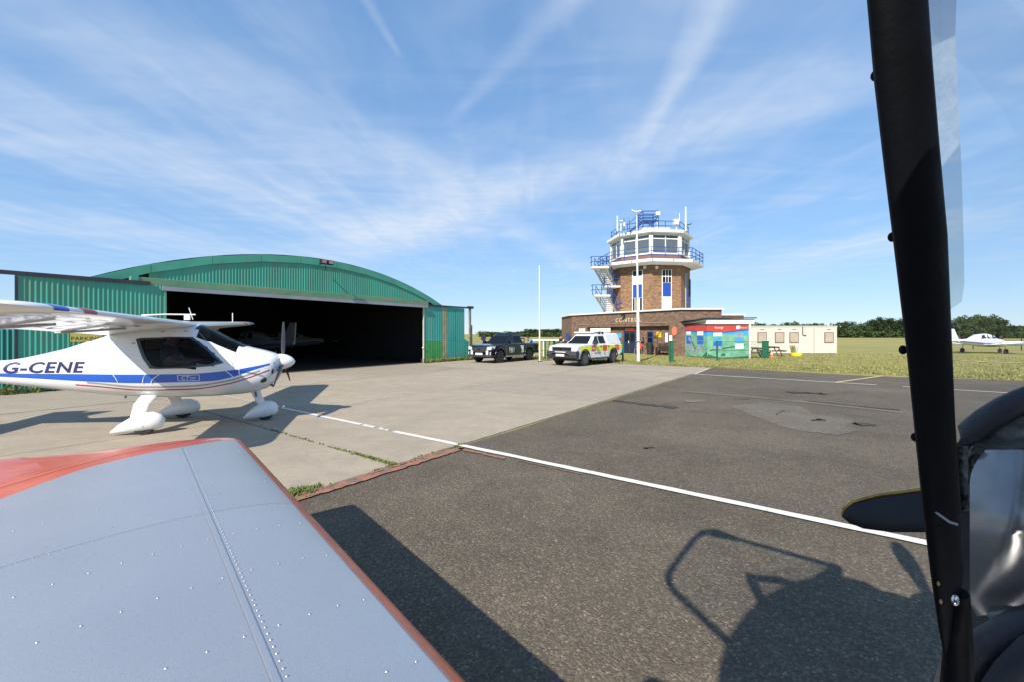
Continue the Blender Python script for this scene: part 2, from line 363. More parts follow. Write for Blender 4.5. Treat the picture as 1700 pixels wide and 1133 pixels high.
def tarcrack(pxs, w, seed):
    rnd = random.Random(seed); pts = []
    for (a, b) in zip(pxs[:-1], pxs[1:]):
        p, q = uv_of(*a), uv_of(*b)
        for k in range(7): t = k/7; pts.append((p[0]+(q[0]-p[0])*t+rnd.uniform(-.05, .05), p[1]+(q[1]-p[1])*t+rnd.uniform(-.05, .05)))
    strip('tar_crack', pts, [w*rnd.uniform(.5, 1.4) for _ in pts], .0155, M_tar, asph)
tarcrack([(1020, 667), (1060, 672), (1132, 680)], .22, 1); tarcrack([(1345, 668), (1420, 676), (1508, 684)], .1, 2)
tarcrack([(1308, 653), (1340, 654), (1372, 656)], .3, 3); tarcrack([(1416, 706), (1456, 708)], .22, 4); tarcrack([(1292, 691), (1300, 682)], .04, 5); tarcrack([(1070, 747), (1086, 745)], .05, 6)
tarcrack([(1220, 664), (1250, 665)], .07, 8); tarcrack([(1350, 700), (1366, 698)], .15, 9)
strip('asphalt_seam', [uv_of(1130, 651), uv_of(1280, 664), uv_of(1420, 678), uv_of(1500, 687)], .3, .0125, M_patch, asph)

apron = MB().box(-15, 19.3, .02, 15.9, -.3, 0.002).xf(Matrix.Translation(AP(0, 0)) @ Matrix.Rotation(math.atan2(UD.y, UD.x), 4, 'Z')).build('concrete_apron', M_earth); struct(apron)
US = [-14.1, -7.7, -1.27, 5.1, 11.5, 18.75]; VS = [.02, 4.95, 9.9, 14.75]
slab_rng = random.Random(5)
for i in range(len(US)-1):
    for j in range(len(VS)-1):
        g = .016 if i != 1 else .022; m = MB(); z1 = .014+slab_rng.uniform(-.003, .003)
        pts = []
        def side(a, b, n, s): pts.extend(ragged(a, b, n, .007, s)[:-1])
        u0, u1, v0, v1 = US[i]+g, US[i+1]-g, VS[j]+g, VS[j+1]-g
        side((u0, v0), (u1, v0), 30, i*7+j); side((u1, v0), (u1, v1), 30, i*5+j+50); side((u1, v1), (u0, v1), 30, i*3+j+90); side((u0, v1), (u0, v0), 30, i*11+j+40)
        m.prism(pts, lambda u, v: AP(u, v, .003), lambda u, v: AP(u, v, z1))
        m.build('concrete_slab', M_conc[slab_rng.choice((0, 0, 1, 2))], apron, world=True)
ZL = .0215
def line(p, q, w, mat, par=apron, n=24, wob=.006, name='painted_line'):
    rnd = random.Random(hash((round(p[0], 2), round(q[1], 2))) & 255)
    strip(name, [(p[0]+(q[0]-p[0])*k/n+rnd.uniform(-wob, wob), p[1]+(q[1]-p[1])*k/n+rnd.uniform(-wob, wob)) for k in range(n+1)], [w*rnd.uniform(.93, 1.07) for _ in range(n+1)], ZL, mat, par)
line((0, -14), (0, .02), .115, M_line, asph, 60); line((0, .03), (-.02, 1.62), .11, M_line); line((-.02, 1.78), (-.02, 2.05), .11, M_line); line((-.02, 2.2), (-.02, 2.55), .11, M_line)
line((-.02, 2.62), (-.03, 6.2), .1, M_line); line((-.03, 6.9), (-.03, 12.5), .08, M_line_faint)
line((14.35, 8.6), (14.6, 0), .1, M_line_faint, apron); line((14.6, 0), (14.25, -6.1), .11, M_line, asph); line((14.2, -6.75), (14.1, -7.2), .1, M_line, asph); line((14.05, -7.6), (13.8, -13), .1, M_line, asph)
line((14.7, -.1), (18.5, .05), .13, M_line_faint, asph); line((14.4, -5.0), (18.4, -6.6), .13, M_line_yel, asph); line((11, 13.4), (11.1, 6), .09, M_line_faint); line((15.3, 9.3), (18, 2), .1, M_line_faint)
line((9.8, 12.6), (16.9, 12.7), .1, M_line_faint)
line((-3.3, -.1), (-.12, -.14), .13, M_line_red, asph, 40, .02); line((-2.6, -.02), (-.3, -.03), .07, M_line_red, asph, 40, .015); line((-.16, -.1), (-.17, -1.0), .07, M_line_red, asph, 20, .015); line((-.12, -1.2), (-.13, -2.2), .022, M_line_red, asph, 20, .02)
line((-7.5, 14.6), (-3.0, 14.62), .1, M_line_faint)
# grass and weeds in the joints
def tufts(name, spots, parent, mat, h=(.03, .09), label=None, lean=.6, w=.006):
    m = MB(); rnd = random.Random(len(spots))
    for p in spots:
        for k in range(rnd.randint(3, 6)):
            a = rnd.uniform(0, 6.28); hh = rnd.uniform(*h); q = p+Vector((rnd.uniform(-.03, .03), rnd.uniform(-.03, .03), 0)); t = Vector((math.cos(a), math.sin(a), 0)); sd = Vector((-t.y, t.x, 0))*w*rnd.uniform(.7, 1.6)
            m.add([q-sd, q+sd, q+t*hh*lean*.5+sd*.7+Vector((0, 0, hh*.7)), q+t*hh*lean+Vector((0, 0, hh))], [(0, 1, 2), (0, 2, 3)])
    o = m.build(name, mat, parent, world=parent is not None); o['kind'] = 'stuff'
    if label: tag(o, label, 'grass')
    return o
rnd = random.Random(3)
sp = []
for c, n, s in [((-1.27, 1.0), 60, .5), ((-1.27, .35), 120, .28), ((-1.27, 2.6), 40, .6), ((-1.3, .1), 30, .2)]:
    sp += [AP(c[0]+rnd.gauss(0, .018), max(.05, c[1]+rnd.gauss(0, s)), .012) for _ in range(n)]
sp += [AP(rnd.uniform(-1.6, .1), rnd.gauss(.015, .02), .01) for _ in range(90)]+[AP(rnd.gauss(0, .06), rnd.gauss(.02, .03), .01) for _ in range(25)]
tufts('crack_weeds', sp, None, M_weed, (.008, .035), 'green weeds growing in the joint between the concrete slabs')
sp = [AP(-2.62+rnd.gauss(0, .13), .08+rnd.gauss(0, .06), .01) for _ in range(260)]
tufts('grass_clump', sp, None, M_weed, (.015, .06), 'small clump of green grass at the concrete corner beside the silver wing')
# verge: short grass along the far edge of the apron, weeds along the hangar doors
sp = []
for _ in range(7000):
    v = rnd.uniform(-16, 14.2); u = 18.85+abs(rnd.gauss(0, 1.6))
    if v < 0: u = 19.0 + (-v-0)*.02 + abs(rnd.gauss(0, 2.2))
    sp.append(AP(u, v, 0))
for _ in range(9000): sp.append(AP(rnd.uniform(19.3, 42), rnd.uniform(-34, 6), 0))
tufts('verge_grass', sp, None, M_blade, (.03, .11), 'short dry grass along the far edge of the apron', .7, .011)
sp = [AP(rnd.uniform(12.3, 16.8), 14.5+rnd.gauss(0, .1), 0) for _ in range(420)]+[AP(rnd.uniform(-7, -.6), 14.6+rnd.gauss(0, .18), 0) for _ in range(500)]
tufts('door_weeds', sp, None, M_weed, (.06, .3), 'tall green weeds along the foot of the hangar doors', .6, .01)

# pale worn tracks across the far grass
M_track = paint('bleached_grass', (.50, .45, .24), .9, var=.2, scale=.5)
for (a, b, w) in (((1384, 593), (1445, 597), .3), ((1300, 604), (1398, 608), .25), ((1395, 567), (1500, 566.5), 1.1), ((1430, 571.5), (1500, 572.5), .8), ((1400, 576), (1500, 577), .6), ((1580, 566), (1720, 565), 1.2), ((1400, 585), (1500, 590), .35), ((1582, 600), (1720, 606), .5)):
    p, q = G(*a), G(*b); d = (q-p).normalized(); n = Vector((-d.y, d.x, 0))*w/2; up_ = Vector((0, 0, .03)); k = 14; rr = random.Random(int(a[0]))
    ws = [rr.uniform(.5, 1.2)*(1-abs(2*i/k-1)**4) for i in range(k+1)]; m = MB(); m.add([p.lerp(q, i/k)+n*ws[i]+up_ for i in range(k+1)]+[p.lerp(q, i/k)-n*ws[i]+up_ for i in range(k+1)], [(i, i+1, k+2+i, k+1+i) for i in range(k)])
    struct(m.build('worn_track', M_track))
# ================================================================== hangar
M_green = paint('green_sheet_paint', (.06, .33, .235), .55, var=.14, scale=1.1, dirt=(.17, .2, .12), dirt_amt=.6, dscale=1.7, stretch=(1, 1, .3))
M_greentrim = paint('green_trim_paint', (.07, .34, .24), .5, var=.16, scale=.9, dirt=(.12, .2, .15), dirt_amt=.5, dscale=1.3)
M_beam = paint('mossy_green_beam', (.12, .27, .16), .75, var=.2, scale=1.4, dirt=(.36, .26, .15), dirt_amt=.9, dscale=1.8, stretch=(.7, .7, 2))
M_teal = paint('teal_sheet_paint', (.055, .36, .31), .6, var=.16, scale=1.2, dirt=(.15, .2, .1), dirt_amt=.5, dscale=1.2, stretch=(1, 1, .3))
M_leaf = paint('fresh_green_paint', (.055, .31, .085), .6, var=.2, scale=2, dirt=(.13, .2, .09), dirt_amt=.4, dscale=2)
M_old = paint('weathered_tan_sheet', (.32, .32, .17), .75, var=.25, scale=2.5, dirt=(.05, .23, .17), dirt_amt=.6, dscale=3)
M_galv = paint('pale_steel_lintel', (.32, .34, .36), .5, metal=.2, var=.12, scale=1.2, dirt=(.2, .2, .2), dirt_amt=.4)
M_dark = paint('dark_track_steel', (.03, .032, .045), .5, var=.2)
M_inside = paint('shade_dark_lining', (.03, .03, .032), .9, var=.2)  # darkness of the hangar interior is put into the lining colour
M_floor = paint('shade_dark_floor', (.05, .046, .042), .7, var=.2, scale=1)  # floor colour kept dark to stand in for indoor shade
M_post = paint('weathered_post', (.2, .2, .13), .7, var=.3, scale=3, dirt=(.06, .06, .05), dirt_amt=.8, dscale=2)
HV = 14.8; HB = 33.0
hz = math.atan2(UD.y, UD.x)
hangar = thing('hangar', 'green corrugated aircraft hangar with arched roof and its wide dark doorway open', 'hangar', AP(6, HV), hz)
def L(u, v, z): return Vector((u-6, v-HV, z))                       # hangar frame: u along the front, v to the back
def arch(u):                                                        # top of the arched front
    cu, half, top, base = 6.05, 8.0, 5.38, 3.62
    sag = top-base; rad = (half*half+sag*sag)/(2*sag); x = max(-half, min(half, u-cu)); return top-rad+math.sqrt(rad*rad-x*x)
def corr(m, u0, u1, zlo, zhi, v, pitch=.115, amp=.022, per=6, face=-1):
    n = max(2, int((u1-u0)/pitch*per)); a = []; b = []
    for i in range(n+1):
        u = u0+(u1-u0)*i/n; y = v+face*amp*(.5+.5*math.sin(2*math.pi*(u)/pitch)); lo = zlo(u) if callable(zlo) else zlo; hi = zhi(u) if callable(zhi) else zhi
        a.append(L(u, y, lo)); b.append(L(u, y, hi))
    m.add(a+b, [(i, i+1, n+2+i, n+1+i) for i in range(n)]); return m
# gable sheets
NS = 14; u_a, u_b = -.35, 12.7
for k in range(NS):
    a = u_a+(u_b-u_a)*k/NS; b = u_a+(u_b-u_a)*(k+1)/NS
    corr(MB(), a, b, 3.76, lambda u: max(3.79, arch(u)-.2), HV-.01+.004*(k % 2)).build('gable_sheet', M_green, hangar, 60)
# curved verge trim: straight lengths bolted end to end
seg = [-1.95, -.3, 1.6, 3.4, 5.1, 6.9, 8.6, 10.3, 12.1, 14.05]
for a, b in zip(seg[:-1], seg[1:]):
    m = MB(); za, zb = arch(a), arch(b); tw = .30
    for (u0, z0, u1, z1) in ((a+.006, za, b-.006, zb),):
        m.add([L(u0, HV-.07, z0), L(u1, HV-.07, z1), L(u1, HV-.07, z1-tw), L(u0, HV-.07, z0-tw), L(u0, HV+.0, z0+.01), L(u1, HV+.0, z1+.01), L(u1, HV, z1-tw), L(u0, HV, z0-tw)],
              [(0, 1, 2, 3), (4, 7, 6, 5), (0, 4, 5, 1), (3, 2, 6, 7), (0, 3, 7, 4), (1, 5, 6, 2)])
    m.build('verge_trim', M_greentrim, hangar)
m = MB()                                                            # roof shell
for (z_off, flip) in ((.02, 0), (-.1, 1)):
    m.grid(lambda s, t: L(-1.95+16*s, HV-.02+(HB-HV)*t, arch(-1.95+16*s)+z_off), 28, 1)
m.build('roof', M_green, hangar, 40)
MB().box(-.9-6, 12.72-6, -.3, .02, 3.52, 3.78).build('lintel_beam', M_beam, hangar, bevel=.01)
MB().box(-.9-6, -.7-6, -.32, -.28, 3.46, 3.83).build('beam_end_plate', M_greentrim, hangar)
MB().box(-.05-6, 12.62-6, -.36, -.305, 3.36, 3.515).build('door_rail_cover', M_galv, hangar)
m = MB(); m.bar(L(-9.5, HV-.2, 3.62), L(-.4, HV-.34, 3.58), .1, .12); m.build('door_track', M_dark, hangar)
for u in (-8.6, -6.5, -4.6, -3.3, -2.0): MB().bar(L(u, HV-.26, 3.5), L(u, HV-.26, 3.6), .06, .06).build('track_hanger', M_dark, hangar)
MB().bar(L(12.6, HV-.25, 3.52), L(16.65, HV-.25, 3.55), .09, .1).build('door_track', M_dark, hangar)
# left sliding door
ld = bpy.data.objects.new('sliding_door', None); col.objects.link(ld); ld.parent = hangar; ld['label'] = 'green corrugated door leaf slid open on the left'
for k in range(4):
    a = -3.45+.877*k; corr(MB(), a, a+.877, .06, 3.53+.0*k, HV-.3+.004*(k % 2)).build('door_sheet', M_green, ld, 60)
MB().box(.03-6, .075-6, -.33, -.27, .05, 3.5).build('door_edge', M_greentrim, ld); MB().box(-3.5-6, -3.455-6, -.34, -.26, .05, 3.55).build('door_edge', M_dark, ld)
MB().box(-9.5, -6, -.27, -.22, .05, 3.5).xf(Matrix.Translation((0, 0, 0))).build('door_frame', M_dark, ld)
corr(MB(), -7.4, -3.4, .06, 1.95, HV+.9).build('side_sheet', M_teal, hangar, 60)
# notice on the door, half hidden by the parked aeroplane
sg = MB().box(-.36, .36, -.012, .012, -.22, .22).build('notice_board', paint('yellow_board', (.62, .5, .12), .5), None)
su, sz = onplane(152, 566, AP(0, HV-.36), UD); sg.location = AP(su-.12, HV-.37, 1.75); sg.rotation_euler = (0, 0, hz); tag(sg, 'yellow no parking notice on the left green hangar door', 'sign')
M_black = paint('black_paint', (.012, .012, .013), .5)
for body, z in (('NO', .09), ('PARKING', -.1)): lettering(body, lambda x, y, q, z=z: Vector((x, -.0145, y+z)), M_black, sg, .17)
# right sliding door: four old sheets, the lower left ones repainted
rd = bpy.data.objects.new('sliding_door', None); col.objects.link(rd); rd.parent = hangar; rd['label'] = 'patched teal and green door leaf slid open on the right'
for k, (a, b, m1, m2) in enumerate([(12.42, 13.2, M_teal, M_leaf), (13.2, 13.9, M_teal, M_leaf), (13.9, 14.35, M_old, M_old), (14.35, 15.15, M_teal, M_teal), (15.15, 15.95, M_teal, M_teal)]):
    corr(MB(), a+.005, b-.005, .06, 1.33, HV-.24+.006*(k % 2), .2, .012).build('door_sheet', m2, rd, 60)
    corr(MB(), a+.005, b-.005, 1.345, 3.48, HV-.23+.006*(k % 2), .2, .012).build('door_sheet', m1, rd, 60)
MB().box(12.36-6, 12.42-6, -.27, -.18, .05, 3.48).build('door_edge', paint('pale_edge', (.45, .47, .4), .6), rd)
MB().box(12.42-6, 15.95-6, -.215, -.16, .05, 3.46).build('door_frame', M_dark, rd)
MB().sphere(L(12.32, HV-.26, .92), .055).build('door_handle', paint('white_knob', (.75, .75, .75), .4), rd, 60)
pl = MB(); pl.box(16.42-6, 16.54-6, -.3, -.18, 0, 3.5); pl.build('track_post', M_post, hangar); MB().box(16.58-6, 16.66-6, -.3, -.2, 0, 2.4).build('track_post', M_post, hangar)
MB().box(16.3-6, 16.75-6, -.34, -.14, 3.5, 3.66).build('post_cap', M_dark, hangar)
# walls, floor and lining inside
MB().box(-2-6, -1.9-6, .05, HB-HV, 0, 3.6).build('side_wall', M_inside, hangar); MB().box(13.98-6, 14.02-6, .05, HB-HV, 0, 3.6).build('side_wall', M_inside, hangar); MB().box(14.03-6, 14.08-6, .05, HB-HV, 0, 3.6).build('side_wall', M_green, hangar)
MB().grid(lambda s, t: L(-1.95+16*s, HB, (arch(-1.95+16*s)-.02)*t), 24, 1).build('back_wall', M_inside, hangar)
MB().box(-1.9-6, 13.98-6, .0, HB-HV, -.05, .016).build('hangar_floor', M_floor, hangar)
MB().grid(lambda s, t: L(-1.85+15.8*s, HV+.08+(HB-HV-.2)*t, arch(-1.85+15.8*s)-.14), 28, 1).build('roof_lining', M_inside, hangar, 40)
for k in range(6):
    v = HV+1.5+2.8*k; MB().tube([L(-1.8+15.7*i/16, v, arch(-1.8+15.7*i/16)-.3) for i in range(17)], .05, 5).build('roof_truss', M_dark, hangar)
# lean-to beyond the right door
pts = [(14.1, 0), (14.1, 3.3), (16.9, 2.45), (19.4, .95), (19.4, 0)]
m = MB().prism(pts, lambda u, z: L(u, HV+2.2, z), lambda u, z: L(u, HV+12, z)); m.build('lean_to', M_teal, hangar)
corr(MB(), 14.1, 19.4, .02, lambda u: pchip([14.1, 16.9, 19.4], [3.28, 2.43, .93], u), HV+2.19, .2, .015).build('lean_to_sheet', M_teal, hangar, 60)
# flood lamp and its bracket on the verge
fl = thing('flood_lamp', 'black twin flood lamp on a bracket at the top of the hangar arch', 'lamp', AP(5.95, HV-.16, 5.1), hz)
MB().bar((0, .0, .0), (0, -.5, .06), .05, .05).build('bracket', M_black, fl); MB().bar((.3, 0, -.22), (0, -.5, .02), .03, .03).build('bracket', M_black, fl)
for x in (-.17, .17):
    MB().box(x-.13, x+.13, -.72, -.5, -.07, .14).build('lamp_head', M_black, fl, bevel=.02); MB().box(x-.1, x+.1, -.728, -.715, -.03, .11).build('lamp_glass', paint('pinkish_lens', (.4, .25, .24), .2), fl)

# ================================================================== light aeroplane maker (far and parked ones)
def small_plane(name, label, loc, rz, mats, group=None, twin=False, scale=1.0):
    """low-wing light aeroplane, nose along +x, wheels on z = 0"""
    body, trim, dark, glassm = mats
    t = thing(name, label, 'aeroplane', loc, rz, group); t.scale = (scale,)*3
    secs = [(3.45, .98, .06, .06), (3.3, .98, .26, .24), (2.6, 1.0, .48, .42), (1.7, 1.06, .56, .5), (.9, 1.1, .58, .52), (-.2, 1.12, .56, .5), (-1.4, 1.15, .4, .36), (-2.8, 1.2, .22, .22), (-3.9, 1.25, .07, .12)]
    def ring(x, zc, w, h, n=16): return [Vector((x, w*math.copysign(abs(math.cos(a))**.8, math.cos(a)), zc+h*math.copysign(abs(math.sin(a))**.8, math.sin(a)))) for a in (2*math.pi*i/n for i in range(n))]
    MB().loft([ring(*s) for s in secs]).build('fuselage', body, t, 50)
    cab = [(1.75, 1.5, .3, .05), (1.2, 1.62, .48, .24), (.5, 1.66, .5, .32), (-.4, 1.62, .46, .28), (-1.5, 1.4, .25, .12)]
    c = MB().loft([ring(*s) for s in cab]).build('cabin', body, t, 50)
    for s in (-1, 1):
        for (x0, x1, xb0, xb1) in ((.75, 1.2, .7, 1.42), (.1, .65, .05, .62), (-.5, 0, -.75, -.05)):
            MB().add([(xb0, s*.545, 1.55), (xb1, s*.5, 1.55), (x1, s*.40, 1.84), (x0, s*.44, 1.86)], [(0, 1, 2, 3)]).build('window', glassm, c)
    MB().add([(1.45, .46, 1.56), (1.45, -.46, 1.56), (1.02, -.34, 1.87), (1.02, .34, 1.87)], [(0, 1, 2, 3)]).build('windscreen', glassm, c)
    def aero(y, xle, ch, z, th): return [Vector((xle-ch*q, y, z+th*ch*k)) for q, k in ((0, 0), (.08, .55), (.3, .8), (.65, .5), (1, .02), (.65, -.25), (.3, -.4), (.08, -.35))]
    for s in (-1, 1): MB().loft([aero(0, 1.35, 1.75, .78, .11), aero(s*1.4, 1.3, 1.65, .86, .11), aero(s*4.6, 1.15, 1.2, 1.12, .1), aero(s*4.85, .95, .8, 1.16, .05)]).build('wing', body, t, 40)
    MB().loft([aero(-1.9, -3.2, .7, 1.2, .06), aero(1.9, -3.2, .7, 1.2, .06)]).build('tailplane', body, t, 40)
    MB().prism([(-2.3, 1.32), (-2.9, 1.5), (-3.5, 2.42), (-4.05, 2.42), (-3.95, 1.3)], lambda x, z: Vector((x, -.04, z)), lambda x, z: Vector((x, .04, z))).build('fin', body, t, bevel=.02)
    for s in (-1, 1):
        MB().add([(3.0, s*.405, 1.02), (1.6, s*.565, 1.0), (-.4, s*.555, 1.02), (-3.0, s*.2, 1.2), (-3.0, s*.205, 1.12), (-.4, s*.555, .92), (1.6, s*.565, .88), (3.0, s*.40, .94)], [(0, 1, 6, 7), (1, 2, 5, 6), (2, 3, 4, 5)]).xf(Matrix.Scale(1.02, 4, (0, 1, 0))).build('stripe', trim, t)
    for (x, y, r) in ((2.75, 0, .2), (.45, 1.6, .22), (.45, -1.6, .22)):
        MB().cyl((x, y, r), (x-.05, y*.95, .95), .045, n=8).build('undercarriage_leg', body, t, 60)
        MB().cyl((x, y-.07, r), (x, y+.07, r), r, n=16).build('wheel', dark, t, 50)
    if twin:
        for s in (-1, 1):
            n = MB().loft([[p+Vector((0, s*1.75, 0)) for p in ring(*q)] for q in ((2.2, 1.0, .12, .12), (2.05, 1.0, .27, .25), (1.3, 1.0, .3, .26), (.2, .98, .2, .16))]).build('engine_nacelle', body, t, 50)
            MB().bar((2.24, s*1.75, 1.75), (2.24, s*1.75, .28), .03, .1, (1, 0, 0)).build('propeller', dark, n)
    else:
        MB().bar((3.42, -.25, 1.88), (3.42, .25, .08), .1, .03, (1, 0, 0)).build('propeller', dark, t)
    return t
M_awhite = paint('aircraft_white', (.74, .75, .76), .28, var=.04, scale=1.5, coat=.4)
M_ablue = paint('aircraft_blue', (.035, .06, .2), .3, coat=.4)
M_tyre = paint('tyre_rubber', (.02, .02, .021), .85, var=.3, scale=10)
M_aglass = glass('aircraft_glass', (.3, .33, .38), .45)
M_agrey = paint('aircraft_grey', (.3, .3, .33), .4); M_acream = paint('aircraft_cream', (.4, .38, .33), .4)
small_plane('parked_aeroplane', 'grey low-wing light aeroplane standing in the dark hangar left of centre', AP(6.6, HV+8.2, .016), R(150), (M_agrey, M_ablue, M_tyre, M_aglass), 'aeroplanes inside the hangar')
small_plane('parked_aeroplane', 'cream light aeroplane deep in the hangar behind the right door', AP(12.0, HV+15, .016), R(200), (M_acream, M_ablue, M_tyre, M_aglass), 'aeroplanes inside the hangar')
sen = G(1627, 587.5)
small_plane('twin_aeroplane', 'white twin-engined light aeroplane with dark blue stripe parked on the dry grass', sen, R(14), (M_awhite, M_ablue, M_tyre, M_aglass), None, True, .93)
# ================================================================== control tower
def brick_mat(name, c1, c2, mortar):
    m, nt, b = mk(name)
    uvn = nn(nt, 'ShaderNodeUVMap'); br = nn(nt, 'ShaderNodeTexBrick'); nt.links.new(uvn.outputs[0], br.inputs['Vector'])
    br.inputs['Scale'].default_value = 1; br.inputs['Brick Width'].default_value = .23; br.inputs['Row Height'].default_value = .078; br.inputs['Mortar Size'].default_value = .009; br.inputs['Bias'].default_value = .1
    br.inputs['Color1'].default_value = (*c1, 1); br.inputs['Color2'].default_value = (*c2, 1); br.inputs['Mortar'].default_value = (*mortar, 1)
    v = ramp(nt, tnoise(nt, 2.2, 6, .65, 'Object', (1, 1, 2.5)), [(.3, (.7, .7, .7)), (.7, (1.2, 1.18, 1.15))]); c = mixc_(nt, 1.0, br.outputs[0], v, 'MULTIPLY')
    c = mixc_(nt, 1.0, c, ramp(nt, tnoise(nt, 3.4, 3, .6, 'Object', (1, 1, 2.6)), [(.36, (.66, .64, .62)), (.64, (1.3, 1.28, 1.22))]), 'MULTIPLY')
    c = mixc_(nt, ramp(nt, tnoise(nt, 5, 6, .7, 'Object', (1, 1, 3)), [(.62, (0, 0, 0)), (.8, (.5,)*3)]), c, (.45, .38, .3))
    nt.links.new(c, b.inputs['Base Color']); b.inputs['Roughness'].default_value = .88; bump(nt, b, br.outputs['Fac'], -.4, .01); return m
M_brick = brick_mat('brown_brick', (.185, .098, .066), (.125, .066, .046), (.22, .18, .145)); M_brick2 = brick_mat('tower_brick', (.275, .138, .068), (.17, .084, .042), (.29, .22, .15))
M_white = paint('white_render', (.72, .71, .68), .6, var=.05, scale=1, dirt=(.45, .43, .38), dirt_amt=.4, dscale=1.5)
M_blue = paint('blue_railing_paint', (.012, .065, .27), .45, var=.1); M_bluepanel = paint('blue_panel', (.012, .06, .33), .4, var=.06)
M_cabglass = glass('tower_glass', (.72, .78, .82), .5, base=(.17, .22, .26)); M_winglass = glass('small_window_glass', (.2, .22, .25), .6); M_darkwood = paint('dark_blue_door', (.012, .02, .04), .5); M_dframe = paint('navy_frame', (.02, .05, .17), .45)  # pale base of the cab panes stands in for reflected sky
M_metal_w = paint('white_metal', (.7, .7, .68), .4, var=.04)
TC = Vector((13.45, 42.0, 0)); ROT = 30
tower = thing('control_tower', 'brown brick airfield control tower with white glazed cab, blue railings and outside stairs', 'control tower', TC)
def TP(ang, r, z): return Vector((TC.x+r*math.cos(R(ang)), TC.y+r*math.sin(R(ang)), z))
def octa(r, z): return [TP(ROT+45*k, r, z) for k in range(8)]
def T(mb, name, mat, par=None, **k): return mb.build(name, mat, par or tower, world=True, **k)
P1 = Vector((13.06, 33, 0)); FT = Vector((-.555, .832, 0)).normalized(); FN = Vector((-FT.y, FT.x, 0)); FN = FN if FN.y < 0 else -FN
PB = P1+FT*12.62; PC = PB+Vector((-.42, 5, 0)); PD = Vector((16.2, 33.05, 0))
def FP(s, off, z): return P1+FT*s+FN*off+Vector((0, 0, z))
HP = 3.68
m = MB()
def wall(a, b, z0, z1): m.quad(Vector((a.x, a.y, z0)), Vector((b.x, b.y, z0)), Vector((b.x, b.y, z1)), Vector((a.x, a.y, z1)))
wall(PC, PB, 0, HP); wall(PB, FP(10.35, 0, 0), 0, HP); wall(FP(10.35, 0, 0), FP(1.1, 0, 0), 2.45, HP); wall(FP(1.1, 0, 0), P1, 0, HP); wall(P1, PD, 0, HP); wall(PD, Vector((16.7, 48, 0)), 0, HP); wall(Vector((16.7, 48, 0)), PC, 0, HP)
wall(FP(10.35, 0, 0), FP(10.35, -.36, 0), 0, 2.45); wall(FP(1.1, -.36, 0), FP(1.1, 0, 0), 0, 2.45); wall(FP(10.35, -.36, 0), FP(1.1, -.36, 0), 0, 2.45)
m.quad(FP(10.35, 0, 2.45), FP(1.1, 0, 2.45), FP(1.1, -.36, 2.45), FP(10.35, -.36, 2.45))
T(m, 'base_wall', M_brick)
T(MB().add([Vector((p.x, p.y, HP-.02)) for p in (PC, PB, P1, PD, Vector((16.7, 48, 0)))], [(0, 1, 2, 3, 4)]), 'flat_roof', M_white)
pts = [PC, PB, P1, PD, Vector((16.72, 48, 0))]
for a, b in zip(pts[:-1], pts[1:]):
    d = (b-a).normalized(); T(MB().bar(a-d*.05+Vector((0, 0, HP+.055)), b+d*.05+Vector((0, 0, HP+.055)), .34, .12), 'parapet_coping', M_white)
for z in (2.72,): T(MB().bar(FP(1.3, .02, z), FP(11.8, .02, z), .05, .045), 'brick_string_course', paint('pale_brick_course', (.3, .2, .15), .8))
T(MB().box(16.3, 18.75, 34.6, 44, 0, 3.3), 'rear_wing_wall', M_brick); T(MB().box(16.22, 18.85, 34.5, 44, 3.3, 3.42), 'parapet_coping', M_white)
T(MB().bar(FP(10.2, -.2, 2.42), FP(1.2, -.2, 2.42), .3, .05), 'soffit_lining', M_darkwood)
# entrance in the recess
REC = P1-FN*.36
def rs(px): return onplane(px, 560, REC, FT)[0]
def RP(s, off, z): return REC+FT*s+FN*off+Vector((0, 0, z))
def panel(s0, s1, z0, z1, off, th, name, mat, par=None, fn=RP):
    mm = MB(); mm.add([fn(s, o, z) for o in (off, off+th) for s, z in ((s0, z0), (s1, z0), (s1, z1), (s0, z1))], [(0, 1, 2, 3), (7, 6, 5, 4), (0, 4, 5, 1), (1, 5, 6, 2), (2, 6, 7, 3), (3, 7, 4, 0)])
    return T(mm, name, mat, par)
s0, s1 = rs(1037), rs(1055.5)
dr = panel(s0, s1, .05, 2.05, .0, .04, 'door', M_darkwood); panel((s0+s1)/2-.03, (s0+s1)/2+.03, .05, 2.05, .04, .02, 'door_mullion', M_dframe, dr)
for a, b in ((s0-.04, s0+.06), (s1-.06, s1+.04)): panel(a, b, .02, 2.1, .0, .09, 'door_frame', M_dframe, dr)
panel(s0-.1, s1+.1, 1.05, 1.85, .042, .004, 'door_glass', M_winglass, dr); panel((s0+s1)/2+.09, (s0+s1)/2+.13, .9, 1.2, .045, .05, 'door_handle', M_metal_w, dr)
w = panel(rs(1075), rs(1084.5), .95, 2.0, .0, .05, 'window', M_dframe); panel(rs(1076), rs(1083.5), 1.02, 1.5, .05, .006, 'pane', M_winglass, w); panel(rs(1076), rs(1083.5), 1.56, 1.94, .05, .006, 'pane', M_winglass, w)
w = panel(onplane(940, 560, P1, FT)[0]-.5, onplane(940, 560, P1, FT)[0], 1.2, 1.9, .0, .04, 'window', M_dframe, fn=FP)
def flatsign(name, label, s0, s1, z0, z1, mat, fn, body=None, bm=None, size=.3, off=.02):
    c = fn((s0+s1)/2, off, z0); t = thing(name, label, 'sign', c)
    mm = MB(); mm.add([fn(s, o, z) for o in (off, off+.025) for s, z in ((s0, z0), (s1, z0), (s1, z1), (s0, z1))], [(0, 1, 2, 3), (7, 6, 5, 4), (0, 4, 5, 1), (1, 5, 6, 2), (2, 6, 7, 3), (3, 7, 4, 0)])
    mm.build('sign_board', mat, t, world=True)
    if body: lettering(body, lambda x, y, q: fn((s0+s1)/2-x, off+.029, (z0+z1)/2+y), bm, t, size, world=True)
    return t
